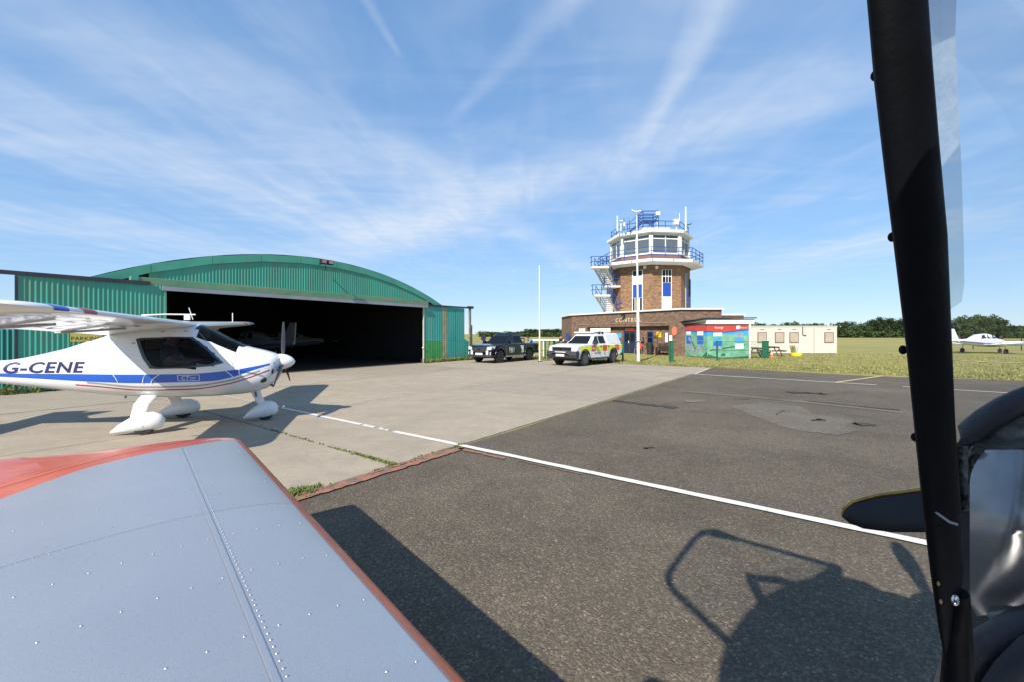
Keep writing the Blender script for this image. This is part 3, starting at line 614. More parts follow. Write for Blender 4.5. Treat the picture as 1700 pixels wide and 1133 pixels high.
M_red = paint('red_board', (.38, .03, .025), .45); M_yellow = paint('yellow_sign', (.8, .52, .02), .4); M_cyan = paint('sky_blue_sign', (.05, .38, .62), .4); M_cream = paint('cream_lettering', (.6, .52, .33), .5)
flatsign('entrance_sign', 'red sign board over the blue entrance door of the tower', s0-.1, s1+.1, 2.08, 2.36, M_red, RP, 'RECEPTION', M_cream, .2)
flatsign('reporting_sign', 'yellow square sign with a black letter C on the tower wall', rs(1090.5), rs(1098), 1.52, 1.98, M_yellow, RP, 'C', M_black, .46)
flatsign('round_sign', 'sky blue round sign beside the tower entrance', rs(1026), rs(1032), 1.45, 1.85, M_cyan, RP)
flatsign('poster', 'white poster inside the right end of the tower porch', rs(1105), rs(1109), 1.05, 1.9, M_white, RP)
flatsign('small_notice', 'small white notice with red print below the red oval sign', onplane(1113.5, 560, P1, FT)[0]-.15, onplane(1113.5, 560, P1, FT)[0]+.1, 1.2, 1.7, M_white, FP, 'i', M_red, .3)
so, zo = onplane(1120, 549, P1, FT)
ov = MB(); ov.prism([(.24*math.cos(a), .36*math.sin(a)) for a in (2*math.pi*i/20 for i in range(20))], lambda x, z: FP(so+.0+x, .01, zo+z), lambda x, z: FP(so+x, .05, zo+z))
tag(ov.build('oval_sign', paint('faded_red_sign', (.55, .16, .1), .5), None), 'faded red oval sign on the brick corner of the tower', 'sign')
lettering('CONTROL', lambda x, y, q: FP(5.25-x, .02+q, 3.0+y), M_cream, tower, .52, world=True, extrude=.015, space=1.25)
# signs at the left end
for (pa, pb, tx, lb) in ((962, 972, 'V2', 'small white wall sign left of the wide one above the rescue pickup'), (980.5, 1014, '2', 'wide white wall sign above the roof of the rescue pickup')):
    sa, sb = onplane(pa, 550, P1, FT)[0], onplane(pb, 550, P1, FT)[0]; flatsign('wall_sign', lb, sa, sb, 1.95, 2.35, M_white, FP, tx, M_black, .38, off=.03)
sl, zl = onplane(1038, 526, P1, FT)
lp = thing('wall_lamp', 'black flood lamp on the brick wall above the word CONTROL', 'lamp', FP(sl, .05, zl)); zl += .16; MB().bar(FP(sl, 0, zl), FP(sl, .25, zl+.03), .06, .06).build('bracket', M_black, lp, world=True); MB().bar(FP(sl-.14, .32, zl), FP(sl+.14, .32, zl), .16, .16).build('lamp_head', M_black, lp, world=True)
# shaft
RS = 3.75
T(MB().loft([octa(RS, 3.6), octa(RS, 8.2)]), 'tower_shaft', M_brick2)
def face_pt(ka, r):
    a = TP(ROT+45*ka, r, 0); b = TP(ROT+45*(ka+1), r, 0); t = (b-a).normalized(); n = Vector((t.y, -t.x, 0)); n = n if n.dot((a+b)/2-TC) > 0 else -n
    return a, t, n
def shaftstrip(ka, pa, pb, rows):
    a, t, n = face_pt(ka, RS); sa, sb = sorted((onplane(pa, 480, a, t)[0], onplane(pb, 480, a, t)[0]))
    fn = lambda s, o, z: a+t*s+n*o+Vector((0, 0, z))
    win = panel(sa-.08, sb+.08, rows[-1][1]-.02, rows[0][0]+.02, -.02, .05, 'stair_window', M_white, fn=fn)
    for (zt, zb, mat, nm) in rows: panel(sa, sb, zb+.02, zt-.02, .03, .02, nm, mat, win, fn)
    return fn, sa, sb, win
zz = lambda py: H+(HY-py)/F*39.2
M_softglass = glass('stair_glass', (.5, .55, .56), .45)
fn, sa, sb, wi = shaftstrip(4, 1051, 1066, [(zz(449), zz(458), M_softglass, 'pane'), (zz(458), zz(472), M_white, 'white_panel'), (zz(472), zz(494), M_bluepanel, 'blue_panel'), (zz(494), zz(520), M_softglass, 'pane')])
for q in (.25, .5, .75): panel(sa+(sb-sa)*q-.03, sa+(sb-sa)*q+.03, zz(520), zz(494), .05, .02, 'glazing_bar', M_white, wi, fn)
fn, sa, sb, wi = shaftstrip(5, 1100, 1113.5, [(zz(449), zz(470), M_softglass, 'pane'), (zz(470), zz(493), M_bluepanel, 'blue_panel'), (zz(493), zz(517), M_white, 'white_panel')])
for q in (.33, .66): panel(sa+(sb-sa)*q-.025, sa+(sb-sa)*q+.025, zz(470), zz(449), .05, .02, 'glazing_bar', M_white, wi, fn)
panel(sa, sb, zz(460)-.03, zz(460)+.03, .05, .022, 'glazing_bar', M_white, wi, fn)
shaftstrip(6, 1138.5, 1141.5, [(zz(452), zz(480), M_winglass, 'pane'), (zz(480), zz(500), M_bluepanel, 'blue_panel'), (zz(500), zz(514), M_winglass, 'pane')])
a, t, n = face_pt(5, RS)
for px_ in (1070.5, 1090):
    k = 4 if px_ < 1081 else 5; a, t, n = face_pt(k, RS); s, z = onplane(px_, 443, a, t); c = a+t*s+Vector((0, 0, z)); T(MB().cyl(c, c+n*.12, .16, .1, 12), 'bulkhead_lamp', M_white, smooth=40)
T(MB().cyl(*(lambda a, t, n: (a+t*2.6+n*.08+Vector((0, 0, 4.0)), a+t*2.6+n*.08+Vector((0, 0, 7.0))))(*face_pt(6, RS)), .07, n=8), 'downpipe', M_bluepanel)
# balcony
RB = 5.0; ZB0, ZB1 = 8.12, 8.4
T(MB().loft([octa(RS+.15, ZB0-.12), octa(RB-.12, ZB0), octa(RB, ZB0+.03), octa(RB, ZB1), octa(3.0, ZB1)], caps=False), 'balcony_slab', M_white)
for k in range(8):
    a, b = TP(ROT+45*k, RB+.004, 0), TP(ROT+45*(k+1), RB+.004, 0)
    for q in (.0, .5):
        c = a.lerp(b, q+.02); T(MB().bar(c+Vector((0, 0, ZB0+.05)), c+Vector((0, 0, ZB1-.02)), .07, .03), 'slab_joint', M_dark)
def railing(name, pts, z, h, rails, post=.035, r=.03, closed=False, mat=M_blue, base=0):
    o = bpy.data.objects.new(name, None); col.objects.link(o); o.parent = tower
    seq = list(pts)+([pts[0]] if closed else [])
    for p, q in zip(seq[:-1], seq[1:]):
        p, q = Vector(p), Vector(q)
        for f in rails: T(MB().cyl(p+Vector((0, 0, h*f)), q+Vector((0, 0, h*f)), r, n=6), 'rail', mat, o)
        n = max(1, round((q-p).length/1.5))
        for i in range(n+(0 if closed else 1)): c = p.lerp(q, i/n); T(MB().cyl(c, c+Vector((0, 0, h)), post, n=6), 'post', mat, o)
    return o
railing('balcony_railing', octa(RB-.1, ZB1)[:4]+octa(RB-.1, ZB1)[4:], ZB1, 1.02, (1, .66, .33), closed=True)
# cab
RG = 3.6; ZS, ZH = 9.12, 10.84
T(MB().loft([octa(RG+.1, ZB1), octa(RG+.1, 9.0)], caps=False), 'cab_plinth', paint('purple_brown_brick', (.19, .1, .085), .85, var=.2, scale=6))
T(MB().loft([octa(RG-.1, 9.0), octa(RG+.17, 9.0), octa(RG+.17, ZS), octa(RG-.1, ZS)], caps=False), 'window_sill', M_white)
T(MB().add(octa(RG-.1, 9.0), [tuple(range(8))]), 'cab_floor', paint('cab_carpet', (.12, .13, .15), .9))
for k in range(8):
    p = TP(ROT+45*k, RG, 0); d = (p-TC).normalized(); T(MB().bar(p+Vector((0, 0, ZS)), p+Vector((0, 0, ZH)), .34, .2, d), 'corner_post', M_white)
    a, b = TP(ROT+45*k, RG-.02, 0), TP(ROT+45*(k+1), RG-.02, 0); t = (b-a).normalized(); n = Vector((t.y, -t.x, 0))
    fr = bpy.data.objects.new('window', None); col.objects.link(fr); fr.parent = tower
    up = Vector((0, 0, 1)); zt = 10.42
    T(MB().bar(a+up*zt, b+up*zt, .09, .09), 'transom', M_white, fr); T(MB().bar(a+up*(ZH-.05), b+up*(ZH-.05), .1, .12), 'head_frame', M_white, fr)
    mid = (a+b)/2; T(MB().bar(mid+up*ZS, mid+up*ZH, .09, .09, t), 'mullion', M_white, fr)
    for (p0, p1) in ((a, mid), (mid, b)):
        for (z0, z1) in ((ZS, zt), (zt, ZH)): T(MB().quad(p0+up*z0, p1+up*z0, p1+up*z1, p0+up*z1), 'pane', M_cabglass, fr)
T(MB().loft([octa(RG-.7, 9.0), octa(RG-.7, 9.75), octa(RG-1.3, 9.8), octa(RG-1.3, 9.0)], caps=False), 'console_desk', paint('console_grey', (.2, .21, .23), .5))
for (ang, r) in ((228, 2.4), (236, 2.5), (262, 2.6), (275, 2.6), (292, 2.5)):
    c = TP(ang, r, 9.8); T(MB().box(-.04, .04, -.28, .28, 0, .42).xf(Matrix.Translation(c) @ Matrix.Rotation(R(ang), 4, 'Z')), 'monitor', M_black)
RR = 4.05; ZR0, ZR1 = 10.88, 11.17
T(MB().loft([octa(RG-.2, ZR0-.03), octa(RR-.15, ZR0), octa(RR, ZR0+.05), octa(RR, ZR1), octa(RR-.2, ZR1+.03)]), 'cab_roof', M_white)
railing('roof_railing', octa(RG, ZR1), ZR1, .85, (1, .5), closed=True)
# blue look-out platform and steps on the roof
DP = 39.5
def q(px, py, dy=0.0): return at(px, py, DP+dy)
pf = bpy.data.objects.new('roof_platform', None); col.objects.link(pf); pf.parent = tower
zf = at(0, 372, DP).z; xs = [q(1064, 0).x, q(1089, 0).x]; ztop = at(0, 353, DP).z; zmid = at(0, 363, DP).z
for x in xs:
    for y in (DP-.6, DP+.8):
        T(MB().cyl((x, y, ZR1), (x, y, ztop), .05, n=6), 'post', M_blue, pf)
for z in (ztop, (ztop+zmid)/2, zmid):
    for y in (DP-.6, DP+.8): T(MB().cyl((xs[0], y, z), (xs[1], y, z), .04, n=6), 'rail', M_blue, pf)
    for x in xs: T(MB().cyl((x, DP-.6, z), (x, DP+.8, z), .04, n=6), 'rail', M_blue, pf)
T(MB().box(xs[0], xs[1], DP-.6, DP+.8, zmid-.28, zmid-.22), 'platform_deck', M_blue, pf)
for y in (DP-.5, DP+.2):
    T(MB().cyl((xs[0], y, zmid+.6), (xs[0]-1.2, y, ZR1+.75), .035, n=6), 'hand_rail', M_blue, pf); T(MB().cyl((xs[0], y, zmid-.2), (xs[0]-1.2, y, ZR1+.02), .045, n=6), 'stringer', M_blue, pf); T(MB().cyl((xs[0]-1.2, y, ZR1), (xs[0]-1.2, y, ZR1+1.0), .035, n=6), 'post', M_blue, pf)
for i in range(4): T(MB().box(xs[0]-1.1+.28*i, xs[0]-.9+.28*i, DP-.5, DP+.2, ZR1+.1+.18*i, ZR1+.13+.18*i), 'tread', M_blue, pf)
T(MB().bar((xs[0], DP-.6, zmid-.25), (xs[1], DP-.6, ZR1+.05), .05, .05), 'brace', M_blue, pf); T(MB().bar((xs[1], DP-.6, zmid-.25), (xs[0], DP-.6, ZR1+.05), .05, .05), 'brace', M_blue, pf)
def mast(px, y0, y1, r, mat=M_metal_w, Y=39): a = at(px, y0, Y); b = at(px, y1, Y); a.z = ZR1; return T(MB().cyl(a, b, r, r*.8, 8), 'aerial', mat, smooth=40)
mast(1025, 380, 358, .075); mast(1138.3, 375, 343, .08); mast(1128, 375, 353, .035); mast(1031, 378, 366, .055); mast(1091.5, 377, 356, .06); mast(1123, 378, 372, .07); mast(1036, 378, 362, .03, M_dark)
def rbox(px, y0, y1, w, name, Y=39): a = at(px, y1, Y); b = at(px, y0, Y); T(MB().box(a.x-w/2, a.x+w/2, a.y-.2, a.y+.2, a.z, b.z), name, M_metal_w, bevel=.04)
rbox(1091.5, 351.5, 358, .4, 'equipment_box'); rbox(1122, 364, 373, .48, 'equipment_box'); rbox(1031, 366, 368, .25, 'equipment_box'); rbox(1036, 369, 376, .15, 'equipment_box')
T(MB().cyl(at(1137, 374, 39), at(1148, 371, 39), .05, n=6), 'aerial_arm', M_dark); T(MB().box(*(lambda p: (p.x-1.2, p.x+1.2, p.y-.3, p.y+.3, ZR1+.03, ZR1+.2))(at(1088, 380, 38.8))), 'roof_hatch', M_white)
# outside stairs on the left
st = bpy.data.objects.new('outside_stairs', None); col.objects.link(st); st.parent = tower
def flight(pt, pb, n, Y0, Y1, wdt=1.05):
    a = at(pt[0], pt[1], Y0); b = at(pb[0], pb[1], Y1); d = b-a; hd = Vector((d.x, d.y, 0)).normalized(); sd = Vector((-hd.y, hd.x, 0)); sd = sd if sd.x > 0 else -sd
    for i in range(n):
        c = a+d*((i+.5)/n); T(MB().add([c+hd*u*.16+sd*v+Vector((0, 0, w_)) for w_ in (-.03, .03) for u, v in ((-1, 0), (1, 0), (1, wdt), (-1, wdt))], [(0, 1, 2, 3), (7, 6, 5, 4), (0, 4, 5, 1), (1, 5, 6, 2), (2, 6, 7, 3), (3, 7, 4, 0)]), 'tread', M_white, st)
    for o in (-.04, wdt+.04): T(MB().bar(a+sd*o-Vector((0, 0, .08)), b+sd*o-Vector((0, 0, .08)), .06, .26), 'stringer', M_white, st)
    for o in (-.05, wdt+.05):
        for h_ in (.95, .5): T(MB().cyl(a+sd*o+Vector((0, 0, h_)), b+sd*o+Vector((0, 0, h_)), .03, n=6), 'hand_rail', M_blue, st)
        for q_ in (0, .5, 1): c = a+d*q_+sd*o; T(MB().cyl(c-Vector((0, 0, .1)), c+Vector((0, 0, .95)), .032, n=6), 'post', M_blue, st)
    return a, b, hd, sd
fa = flight((988, 445), (1005, 476), 10, 39.8, 41.6); fb = flight((990, 491), (1005, 516), 8, 39.8, 41.6)
def deck(x0, x1, y0, y1, z, name='landing'): T(MB().box(x0, x1, y0, y1, z-.16, z), name, M_white, st)
deck(fa[0].x-.5, fa[0].x+1.1, 38.9, 39.75, fa[0].z+.05); deck(fb[0].x-.3, fb[0].x+1.1, 38.9, 39.75, fb[0].z+.05)
zl_ = fa[1].z; deck(at(1003, 0, 40.6).x, at(1050, 0, 40.6).x, 40.2, 41.9, zl_-.02)
for (d0, z) in ((fa[0], fa[0].z), (fb[0], fb[0].z)):
    for y in (38.95,):
        for h_ in (.95, .5): T(MB().cyl((d0.x-.5, y, z+h_), (d0.x+1.1, y, z+h_), .032, n=6), 'rail', M_blue, st); T(MB().cyl((d0.x-.5, y, z+h_), (d0.x-.5, 39.75, z+h_), .032, n=6), 'rail', M_blue, st)
        for x in (-.5, .3, 1.1): T(MB().cyl((d0.x+x, y, z), (d0.x+x, y, z+.95), .035, n=6), 'post', M_blue, st)
x0, x1 = at(1003, 0, 40.2).x, at(1050, 0, 40.2).x
for h_ in (1.0, .66, .33): T(MB().cyl((x0, 40.25, zl_+h_), (x1, 40.25, zl_+h_), .032, n=6), 'rail', M_blue, st)
for i in range(4): T(MB().cyl((x0+(x1-x0)*i/3, 40.25, zl_), (x0+(x1-x0)*i/3, 40.25, zl_+1), .035, n=6), 'post', M_blue, st)
wl = at(1001, 0, 41.9).x; wr = at(1016.5, 0, 41.9).x
T(MB().box(wl+.35, wr, 41.75, 42.0, 3.65, 8.2), 'stair_wall', M_white, st)
for z0 in (HP+.1,):
    xa, xb = at(1015, 0, 40).x, at(1040, 0, 40).x
    for h_ in (.95, .5): T(MB().cyl((xa, 40.0, z0+1.1+h_), (xa+.9, 40.0, z0+h_), .03, n=6), 'hand_rail', M_blue, st); T(MB().cyl((xa+.9, 40.0, z0+h_), (xb, 40.0, z0+h_), .03, n=6), 'rail', M_blue, st)

# ================================================================== porch with printed panels
PL, PM, PR_ = Vector((13.3, 33.3, 0)), Vector((13.89, 30.45, 0)), Vector((16.84, 30.45, 0))
porch = thing('printed_porch', 'low porch beside the tower wrapped in a printed red, blue and green airfield panorama', 'porch', PM)
M_pgreen = paint('printed_green', (.15, .36, .24), .45, var=.35, scale=2.2); M_pblue = paint('printed_blue', (.05, .3, .6), .4, var=.12, scale=2); M_pred = paint('printed_red', (.46, .06, .045), .4, var=.06); M_pdark = paint('printed_dark_green', (.03, .12, .07), .5, var=.4, scale=6); M_pmid = paint('printed_mid_blue', (.02, .12, .5), .4, var=.2, scale=9); M_pwhite = paint('printed_white', (.7, .72, .75), .4, var=.15, scale=6); M_pgrey = paint('printed_grey', (.25, .3, .3), .5, var=.4, scale=5); M_pnavy = paint('printed_navy', (.02, .05, .25), .4)
def mural(A, B, h, red, wave, posters, extra):
    t = (B-A).normalized(); Lw = (B-A).length; n = Vector((t.y, -t.x, 0)); n = n if n.y < 0 or n.x < -.5 else -n
    fn = lambda x, z, o: A+t*(x*Lw)+n*o+Vector((0, 0, z*h))
    def poly(pts, o, name, mat, par): return MB().add([fn(x, z, o) for x, z in pts], [tuple(range(len(pts)))]).build(name, mat, par, world=True)
    pan = MB().add([fn(x, z, o) for o in (-.04, 0) for x, z in ((0, .02), (1, .02), (1, 1), (0, 1))], [(0, 1, 2, 3), (7, 6, 5, 4), (0, 4, 5, 1), (1, 5, 6, 2), (2, 6, 7, 3), (3, 7, 4, 0)]).build('printed_panel', M_pgreen, porch, world=True)
    N = 16
    poly([(i/N, wave(i/N)[0]) for i in range(N+1)]+[(1-i/N, wave(1-i/N)[1]) for i in range(N+1)], .003, 'printed_sky', M_pblue, pan)
    poly([(0, 1), (1, 1)]+[(1-i/N, wave(1-i/N)[1]) for i in range(N+1)], .006, 'printed_band', M_pred, pan)
    poly([(i/N, wave(i/N)[1]+.012) for i in range(N+1)]+[(1-i/N, wave(1-i/N)[1]-.015) for i in range(N+1)], .009, 'printed_edge', M_pnavy, pan)
    for (x0, x1, rows) in posters:
        for (z0, z1, mat) in rows: poly([(x0, z0), (x1, z0), (x1, z1), (x0, z1)], .012, 'printed_picture', mat, pan)
    for (pts, mat) in extra: poly(pts, .015 if mat is not M_pdark else .007, 'printed_shape', mat, pan)
    return fn, pan
mural(PL, PM, 2.5, 0, lambda x: (.74+.06*(1-x)-.1*x, .83-.05*x), [(.16, .36, [(.7, .8, M_pwhite), (.52, .66, M_pmid), (.4, .5, M_pmid), (.2, .38, M_pgrey)]), (.62, .86, [(.68, .8, M_pwhite), (.53, .66, M_pmid), (.4, .5, M_pmid), (.2, .36, M_pgrey)])],
      [([(.3, .04), (.38, .04), (.6, .3), (.3, .62), (.22, .62), (.48, .3)], M_pgrey), ([(.62, .04), (.72, .04), (.42, .5), (.36, .5)], M_pgrey), ([(.8, .03), (1, .03), (1, .2)], M_pdark)])
fnm, panm = mural(PM, PR_, 2.5, 0, lambda x: (.66+.05*math.sin(x*3.1), .79+.07*(x-.35)**2-.02*math.sin(x*5)), [(.15, .36, [(.66, .76, M_pwhite), (.5, .63, M_pblue), (.35, .48, M_pmid), (.26, .34, M_pgrey)]), (.67, .88, [(.62, .74, M_pgrey), (.44, .61, M_pblue), (.27, .42, M_pwhite)])],
      [([(.0, .02), (.3, .02), (.12, .08), (.02, .12)], M_pdark), ([(.32, .07), (.42, .06), (.45, .13), (.36, .14)], M_pdark), ([(.55, .02), (1, .02), (1, .07), (.8, .05)], M_pdark), ([(.06, .2), (.9, .36), (.92, .4), (.06, .24)], M_pdark)])
for body, x, sz in (('Visiting?', .28, .2), ('Discover', .87, .16)): lettering(body, lambda a, b, c, x=x: fnm(x+a/2.95, .9+b/2.5, .018), M_pwhite, panm, sz, world=True)
MB().add([fnm(x, z, .018) for x, z in ((.7, .86), (.78, .86), (.8, .95), (.71, .96))], [(0, 1, 2, 3)]).build('printed_badge', M_pwhite, panm, world=True)
up = Vector((0, 0, 1))
for p in (PL+Vector((-.04, -.06, 0)), PR_+Vector((.05, -.05, 0))): MB().bar(p, p+up*2.52, .1, .1).build('corner_post', M_white, porch, world=True)
MB().add([p+up*z for z in (2.51, 2.86) for p in (PM+Vector((-.1, -.12, 0)), PR_+Vector((.35, -.12, 0)), PR_+Vector((.35, 3, 0)), PM+Vector((-.1, 3, 0)))], [(3, 2, 1, 0), (4, 5, 6, 7), (0, 1, 5, 4), (1, 2, 6, 5), (2, 3, 7, 6), (3, 0, 4, 7)]).build('fascia', M_white, porch, world=True)
MB().bar(PL+up*2.6+Vector((-.1, 0, 0)), PM+up*2.78+Vector((-.12, -.1, 0)), .12, .14).build('eaves', paint('grey_eaves', (.2, .2, .19), .6), porch, world=True)
MB().add([Vector(p) for p in ((12.9, 33.4, 2.72), (13.7, 30.2, 2.88), (17.3, 30.2, 2.9), (17.3, 34.5, 3.05), (16, 34.5, 3.05), (12.9, 33.4, 2.76), (13.7, 30.2, 2.95), (17.3, 30.2, 2.98), (17.3, 34.5, 3.13), (16, 34.5, 3.13))], [(0, 1, 2, 3, 4), (9, 8, 7, 6, 5), (0, 5, 6, 1), (1, 6, 7, 2), (2, 7, 8, 3), (3, 8, 9, 4), (4, 9, 5, 0)]).build('porch_roof', M_dark, porch, world=True)
MB().box(PR_.x-.02, PR_.x+.02, PR_.y, PR_.y+4, 0, 2.5).build('side_wall', M_white, porch, world=True)

# ================================================================== site cabins
M_cabin = paint('cream_cabin_steel', (.55, .535, .475), .5, var=.05, scale=1.2, dirt=(.42, .38, .28), dirt_amt=.4, dscale=1.2); M_shutter = paint('beige_shutter', (.4, .33, .27), .6); M_wframe = paint('brown_window_frame', (.16, .12, .09), .5)
CY = 36.5
def cabin(xa, xb, wins, label, pipes):
    t = thing('site_cabin', label, 'cabin', (xa, CY, 0), 0, 'cream site cabins')
    MB().box(0, xb-xa, 0, 2.5, .06, 2.42).build('cabin_wall', M_cabin, t, bevel=.02); MB().box(-.03, xb-xa+.03, -.04, 2.54, 2.42, 2.5).build('roof_edge', M_cabin, t); MB().box(.0, xb-xa, .01, 2.45, 0, .06).build('skirt', M_dark, t)
    for x in (0, xb-xa-.12): MB().box(x, x+.12, -.03, .0, .06, 2.42).build('corner_post', M_cabin, t)
    for px in wins:
        wx = (px-CX)/F*CY-xa; z0, z1 = H-15.5/F*CY, H+2/F*CY
        w = MB().box(wx-.4, wx+.4, -.04, -.005, z0-.05, z1+.05).build('window', M_wframe, t, bevel=.05); MB().box(wx-.33, wx+.33, -.05, -.035, z0+.02, z1-.02).build('shutter', M_shutter, w, bevel=.03)
        MB().box(wx-.14, wx+.14, -.02, -.002, z1+.26, z1+.3).build('vent', M_dark, t)
    for px in pipes:
        wx = (px-CX)/F*CY-xa; MB().tube([(wx, -.05, 2.45), (wx, -.05, 1.75), (wx+.12, -.05, 1.68), (wx+.3, -.05, 1.68)], .03, 6).build('cable_pipe', M_dark, t)
    return t
X = lambda px: (px-CX)/F*CY
cabin(X(1236), X(1350.5), (1265, 1294, 1318), 'long cream site cabin with three shuttered windows beside the printed porch', (1332,)); cabin(X(1351.5), X(1389), (1376,), 'short cream site cabin with a single shuttered window at the right end', ())
# ================================================================== pickups
M_carblack = paint('black_car_paint', (.003, .004, .010), .2, var=.1, coat=.8); M_carwhite = paint('white_car_paint', (.72, .72, .72), .3, var=.03, coat=.6, dirt=(.5, .47, .4), dirt_amt=.2)
M_trim = paint('grey_black_plastic', (.028, .03, .036), .6, var=.15, scale=4); M_carglass = glass('car_glass', (.16, .18, .2), .55); M_rim = paint('dark_alloy', (.05, .05, .055), .35, metal=.6); M_rim2 = paint('steel_rim', (.12, .12, .12), .45, metal=.6)
M_lamp = paint('headlamp_glass', (.75, .78, .8), .12, metal=.3, var=.1, scale=12); M_chrome = paint('chrome', (.7, .7, .72), .12, metal=1.0); M_plate = paint('number_plate_white', (.75, .75, .72), .4); M_amber = paint('amber_lens', (.5, .2, .02), .2); M_redl = paint('red_lens', (.3, .01, .01), .2)
M_hiyel = paint('hi_vis_yellow', (.72, .75, .03), .4, var=.05); M_hired = paint('hi_vis_red', (.62, .06, .03), .4, var=.08)
def pickup(name, label, near_front, near_rear, paint_m, hard_top, kind):
    hd = (near_front-near_rear); hd.z = 0; hd.normalize(); left = Vector((-hd.y, hd.x, 0)); WB = 3.1; hw = .91
    c = (near_front+near_rear)/2-left*.80; c.z = .014
    t = thing(name, label, 'pickup', c, math.atan2(hd.y, hd.x)); fx, rx, wr = WB/2, -WB/2, .385
    def arcpts(cx, r, a0, a1, n=10): return [(cx+r*math.cos(R(a0+(a1-a0)*i/n)), .4+r*math.sin(R(a0+(a1-a0)*i/n))) for i in range(n+1)]
    nose = [(.98, 1.16), (1.6, 1.13), (2.15, 1.06), (2.36, .96), (2.42, .75), (2.42, .42), (2.25, .36)] if kind == 'black' else [(.98, 1.2), (1.6, 1.19), (2.2, 1.1), (2.4, 1.0), (2.45, .8), (2.45, .5), (2.25, .42)]
    prof = [(-2.62, .55), (-2.66, .75), (-2.64, 1.13), (-.95, 1.15)]+nose+arcpts(fx, .47, -5, 185)+arcpts(rx, .47, -5, 185)
    body = MB().prism(prof, lambda x, z: Vector((x, -hw, z)), lambda x, z: Vector((x, hw, z))).build('body', paint_m, t, bevel=.085)
    MB().box(-2.3, 2.2, -.74, .74, .3, .95).build('underbody', M_black, t)
    # cabin
    zr = 1.78 if kind == 'black' else 1.8; b0, b1, r0, r1 = -.95, 1.0, (-.78 if not hard_top else -.8), .22
    bw, rw = .86, .66
    def cabring(z, xa, xb, w): return [Vector((xa, -w, z)), Vector((xb-.12, -w, z)), Vector((xb, -w*.82, z)), Vector((xb, w*.82, z)), Vector((xb-.12, w, z)), Vector((xa, w, z))]
    MB().loft([cabring(1.12, b0, b1, bw), cabring(zr-.07, r0, r1+.05, rw+.03), cabring(zr, r0+.06, r1-.05, rw-.06)]).build('cab', paint_m, t, bevel=.045)
    def side(x, z, s, off=.012):                    # point on the leaning cab side
        f = (z-1.12)/(zr-.07-1.12); return Vector((x, s*(bw+(rw+.03-bw)*f+off), z))
    wz0, wz1 = 1.2, zr-.13
    xw = lambda x, z: x-(z-1.12)*.98               # leading edge follows the windscreen
    for s in (-1, 1):
        MB().add([side(.05, wz0, s), side(xw(.84, wz0), wz0, s), side(xw(.84, wz1), wz1, s), side(.05, wz1, s)], [(0, 1, 2, 3)]).build('side_window', M_carglass, t)
        MB().add([side(-.72, wz0, s), side(-.02, wz0, s), side(-.02, wz1, s), side(-.66, wz1, s)], [(0, 1, 2, 3)]).build('side_window', M_carglass, t)
        for x in (.02, -.8):
            h_ = MB().box(x-.2, x-.02, s*(hw+.0), s*(hw+.03), 1.02, 1.06).build('door_handle', M_trim if kind != 'black' else M_carblack, t)
        for x in (.9, .0, -.92): MB().box(x-.006, x+.006, s*(hw-.001), s*(hw+.002), .5, 1.08).build('door_gap', M_black, t)
        mr = MB().box(.62, .8, s*.93, s*1.12, 1.14, 1.32).build('door_mirror', M_trim if kind == 'white' else M_carblack, t, bevel=.03)
        MB().tube([(2.1, s*(hw+.0), .46)], .01) if False else None
        for cx in (fx, rx):
            MB().tube([(x, s*(hw-.01), z) for x, z in arcpts(cx, .49, 0, 180, 12)], .045, 6).build('wheel_arch', M_trim if kind == 'white' else M_carblack, t, 60)
        MB().box(rx+.52, fx-.52, s*(hw-.05), s*(hw+.07), .34, .4).build('side_step', M_galv if kind == 'black' else M_trim, t)
        for cx in (fx, rx):
            y = s*.79; w_ = MB().loft([[Vector((cx+r*math.cos(a), y+o, wr+r*math.sin(a))) for a in (2*math.pi*i/24 for i in range(24))] for r, o in ((.25, -.13), (wr-.03, -.13), (wr, -.09), (wr, .09), (wr-.03, .13), (.25, .13))]).build('wheel', M_tyre, t, 50)
            MB().loft([[Vector((cx+r*math.cos(a), y+s*o, wr+r*math.sin(a))) for a in (2*math.pi*i/20 for i in range(20))] for r, o in ((.25, .135), (.22, .09), (.06, .08), (.05, .12))]).build('rim', M_rim if kind == 'black' else M_rim2, w_, 40)
            for k in range(5): a = 2*math.pi*k/5+.3; MB().bar((cx, y+s*.11, wr), (cx+.24*math.cos(a), y+s*.12, wr+.24*math.sin(a)), .05, .03, (0, 1, 0)).build('spoke', M_rim if kind == 'black' else M_rim2, w_)
    def screen(x0, z0, x1, z1, w0, w1, name='windscreen'): MB().add([(x0, -w0, z0), (x0, w0, z0), (x1, w1, z1), (x1, -w1, z1)], [(0, 1, 2, 3)]).build(name, M_carglass, t)
    f = lambda z: b1+(r1+.05-b1)*(z-1.12)/(zr-.19)*((zr-.19)/(zr-.07-1.12))
    screen(f(1.17)+.014, 1.17, f(zr-.12)+.014, zr-.12, .68, .53)
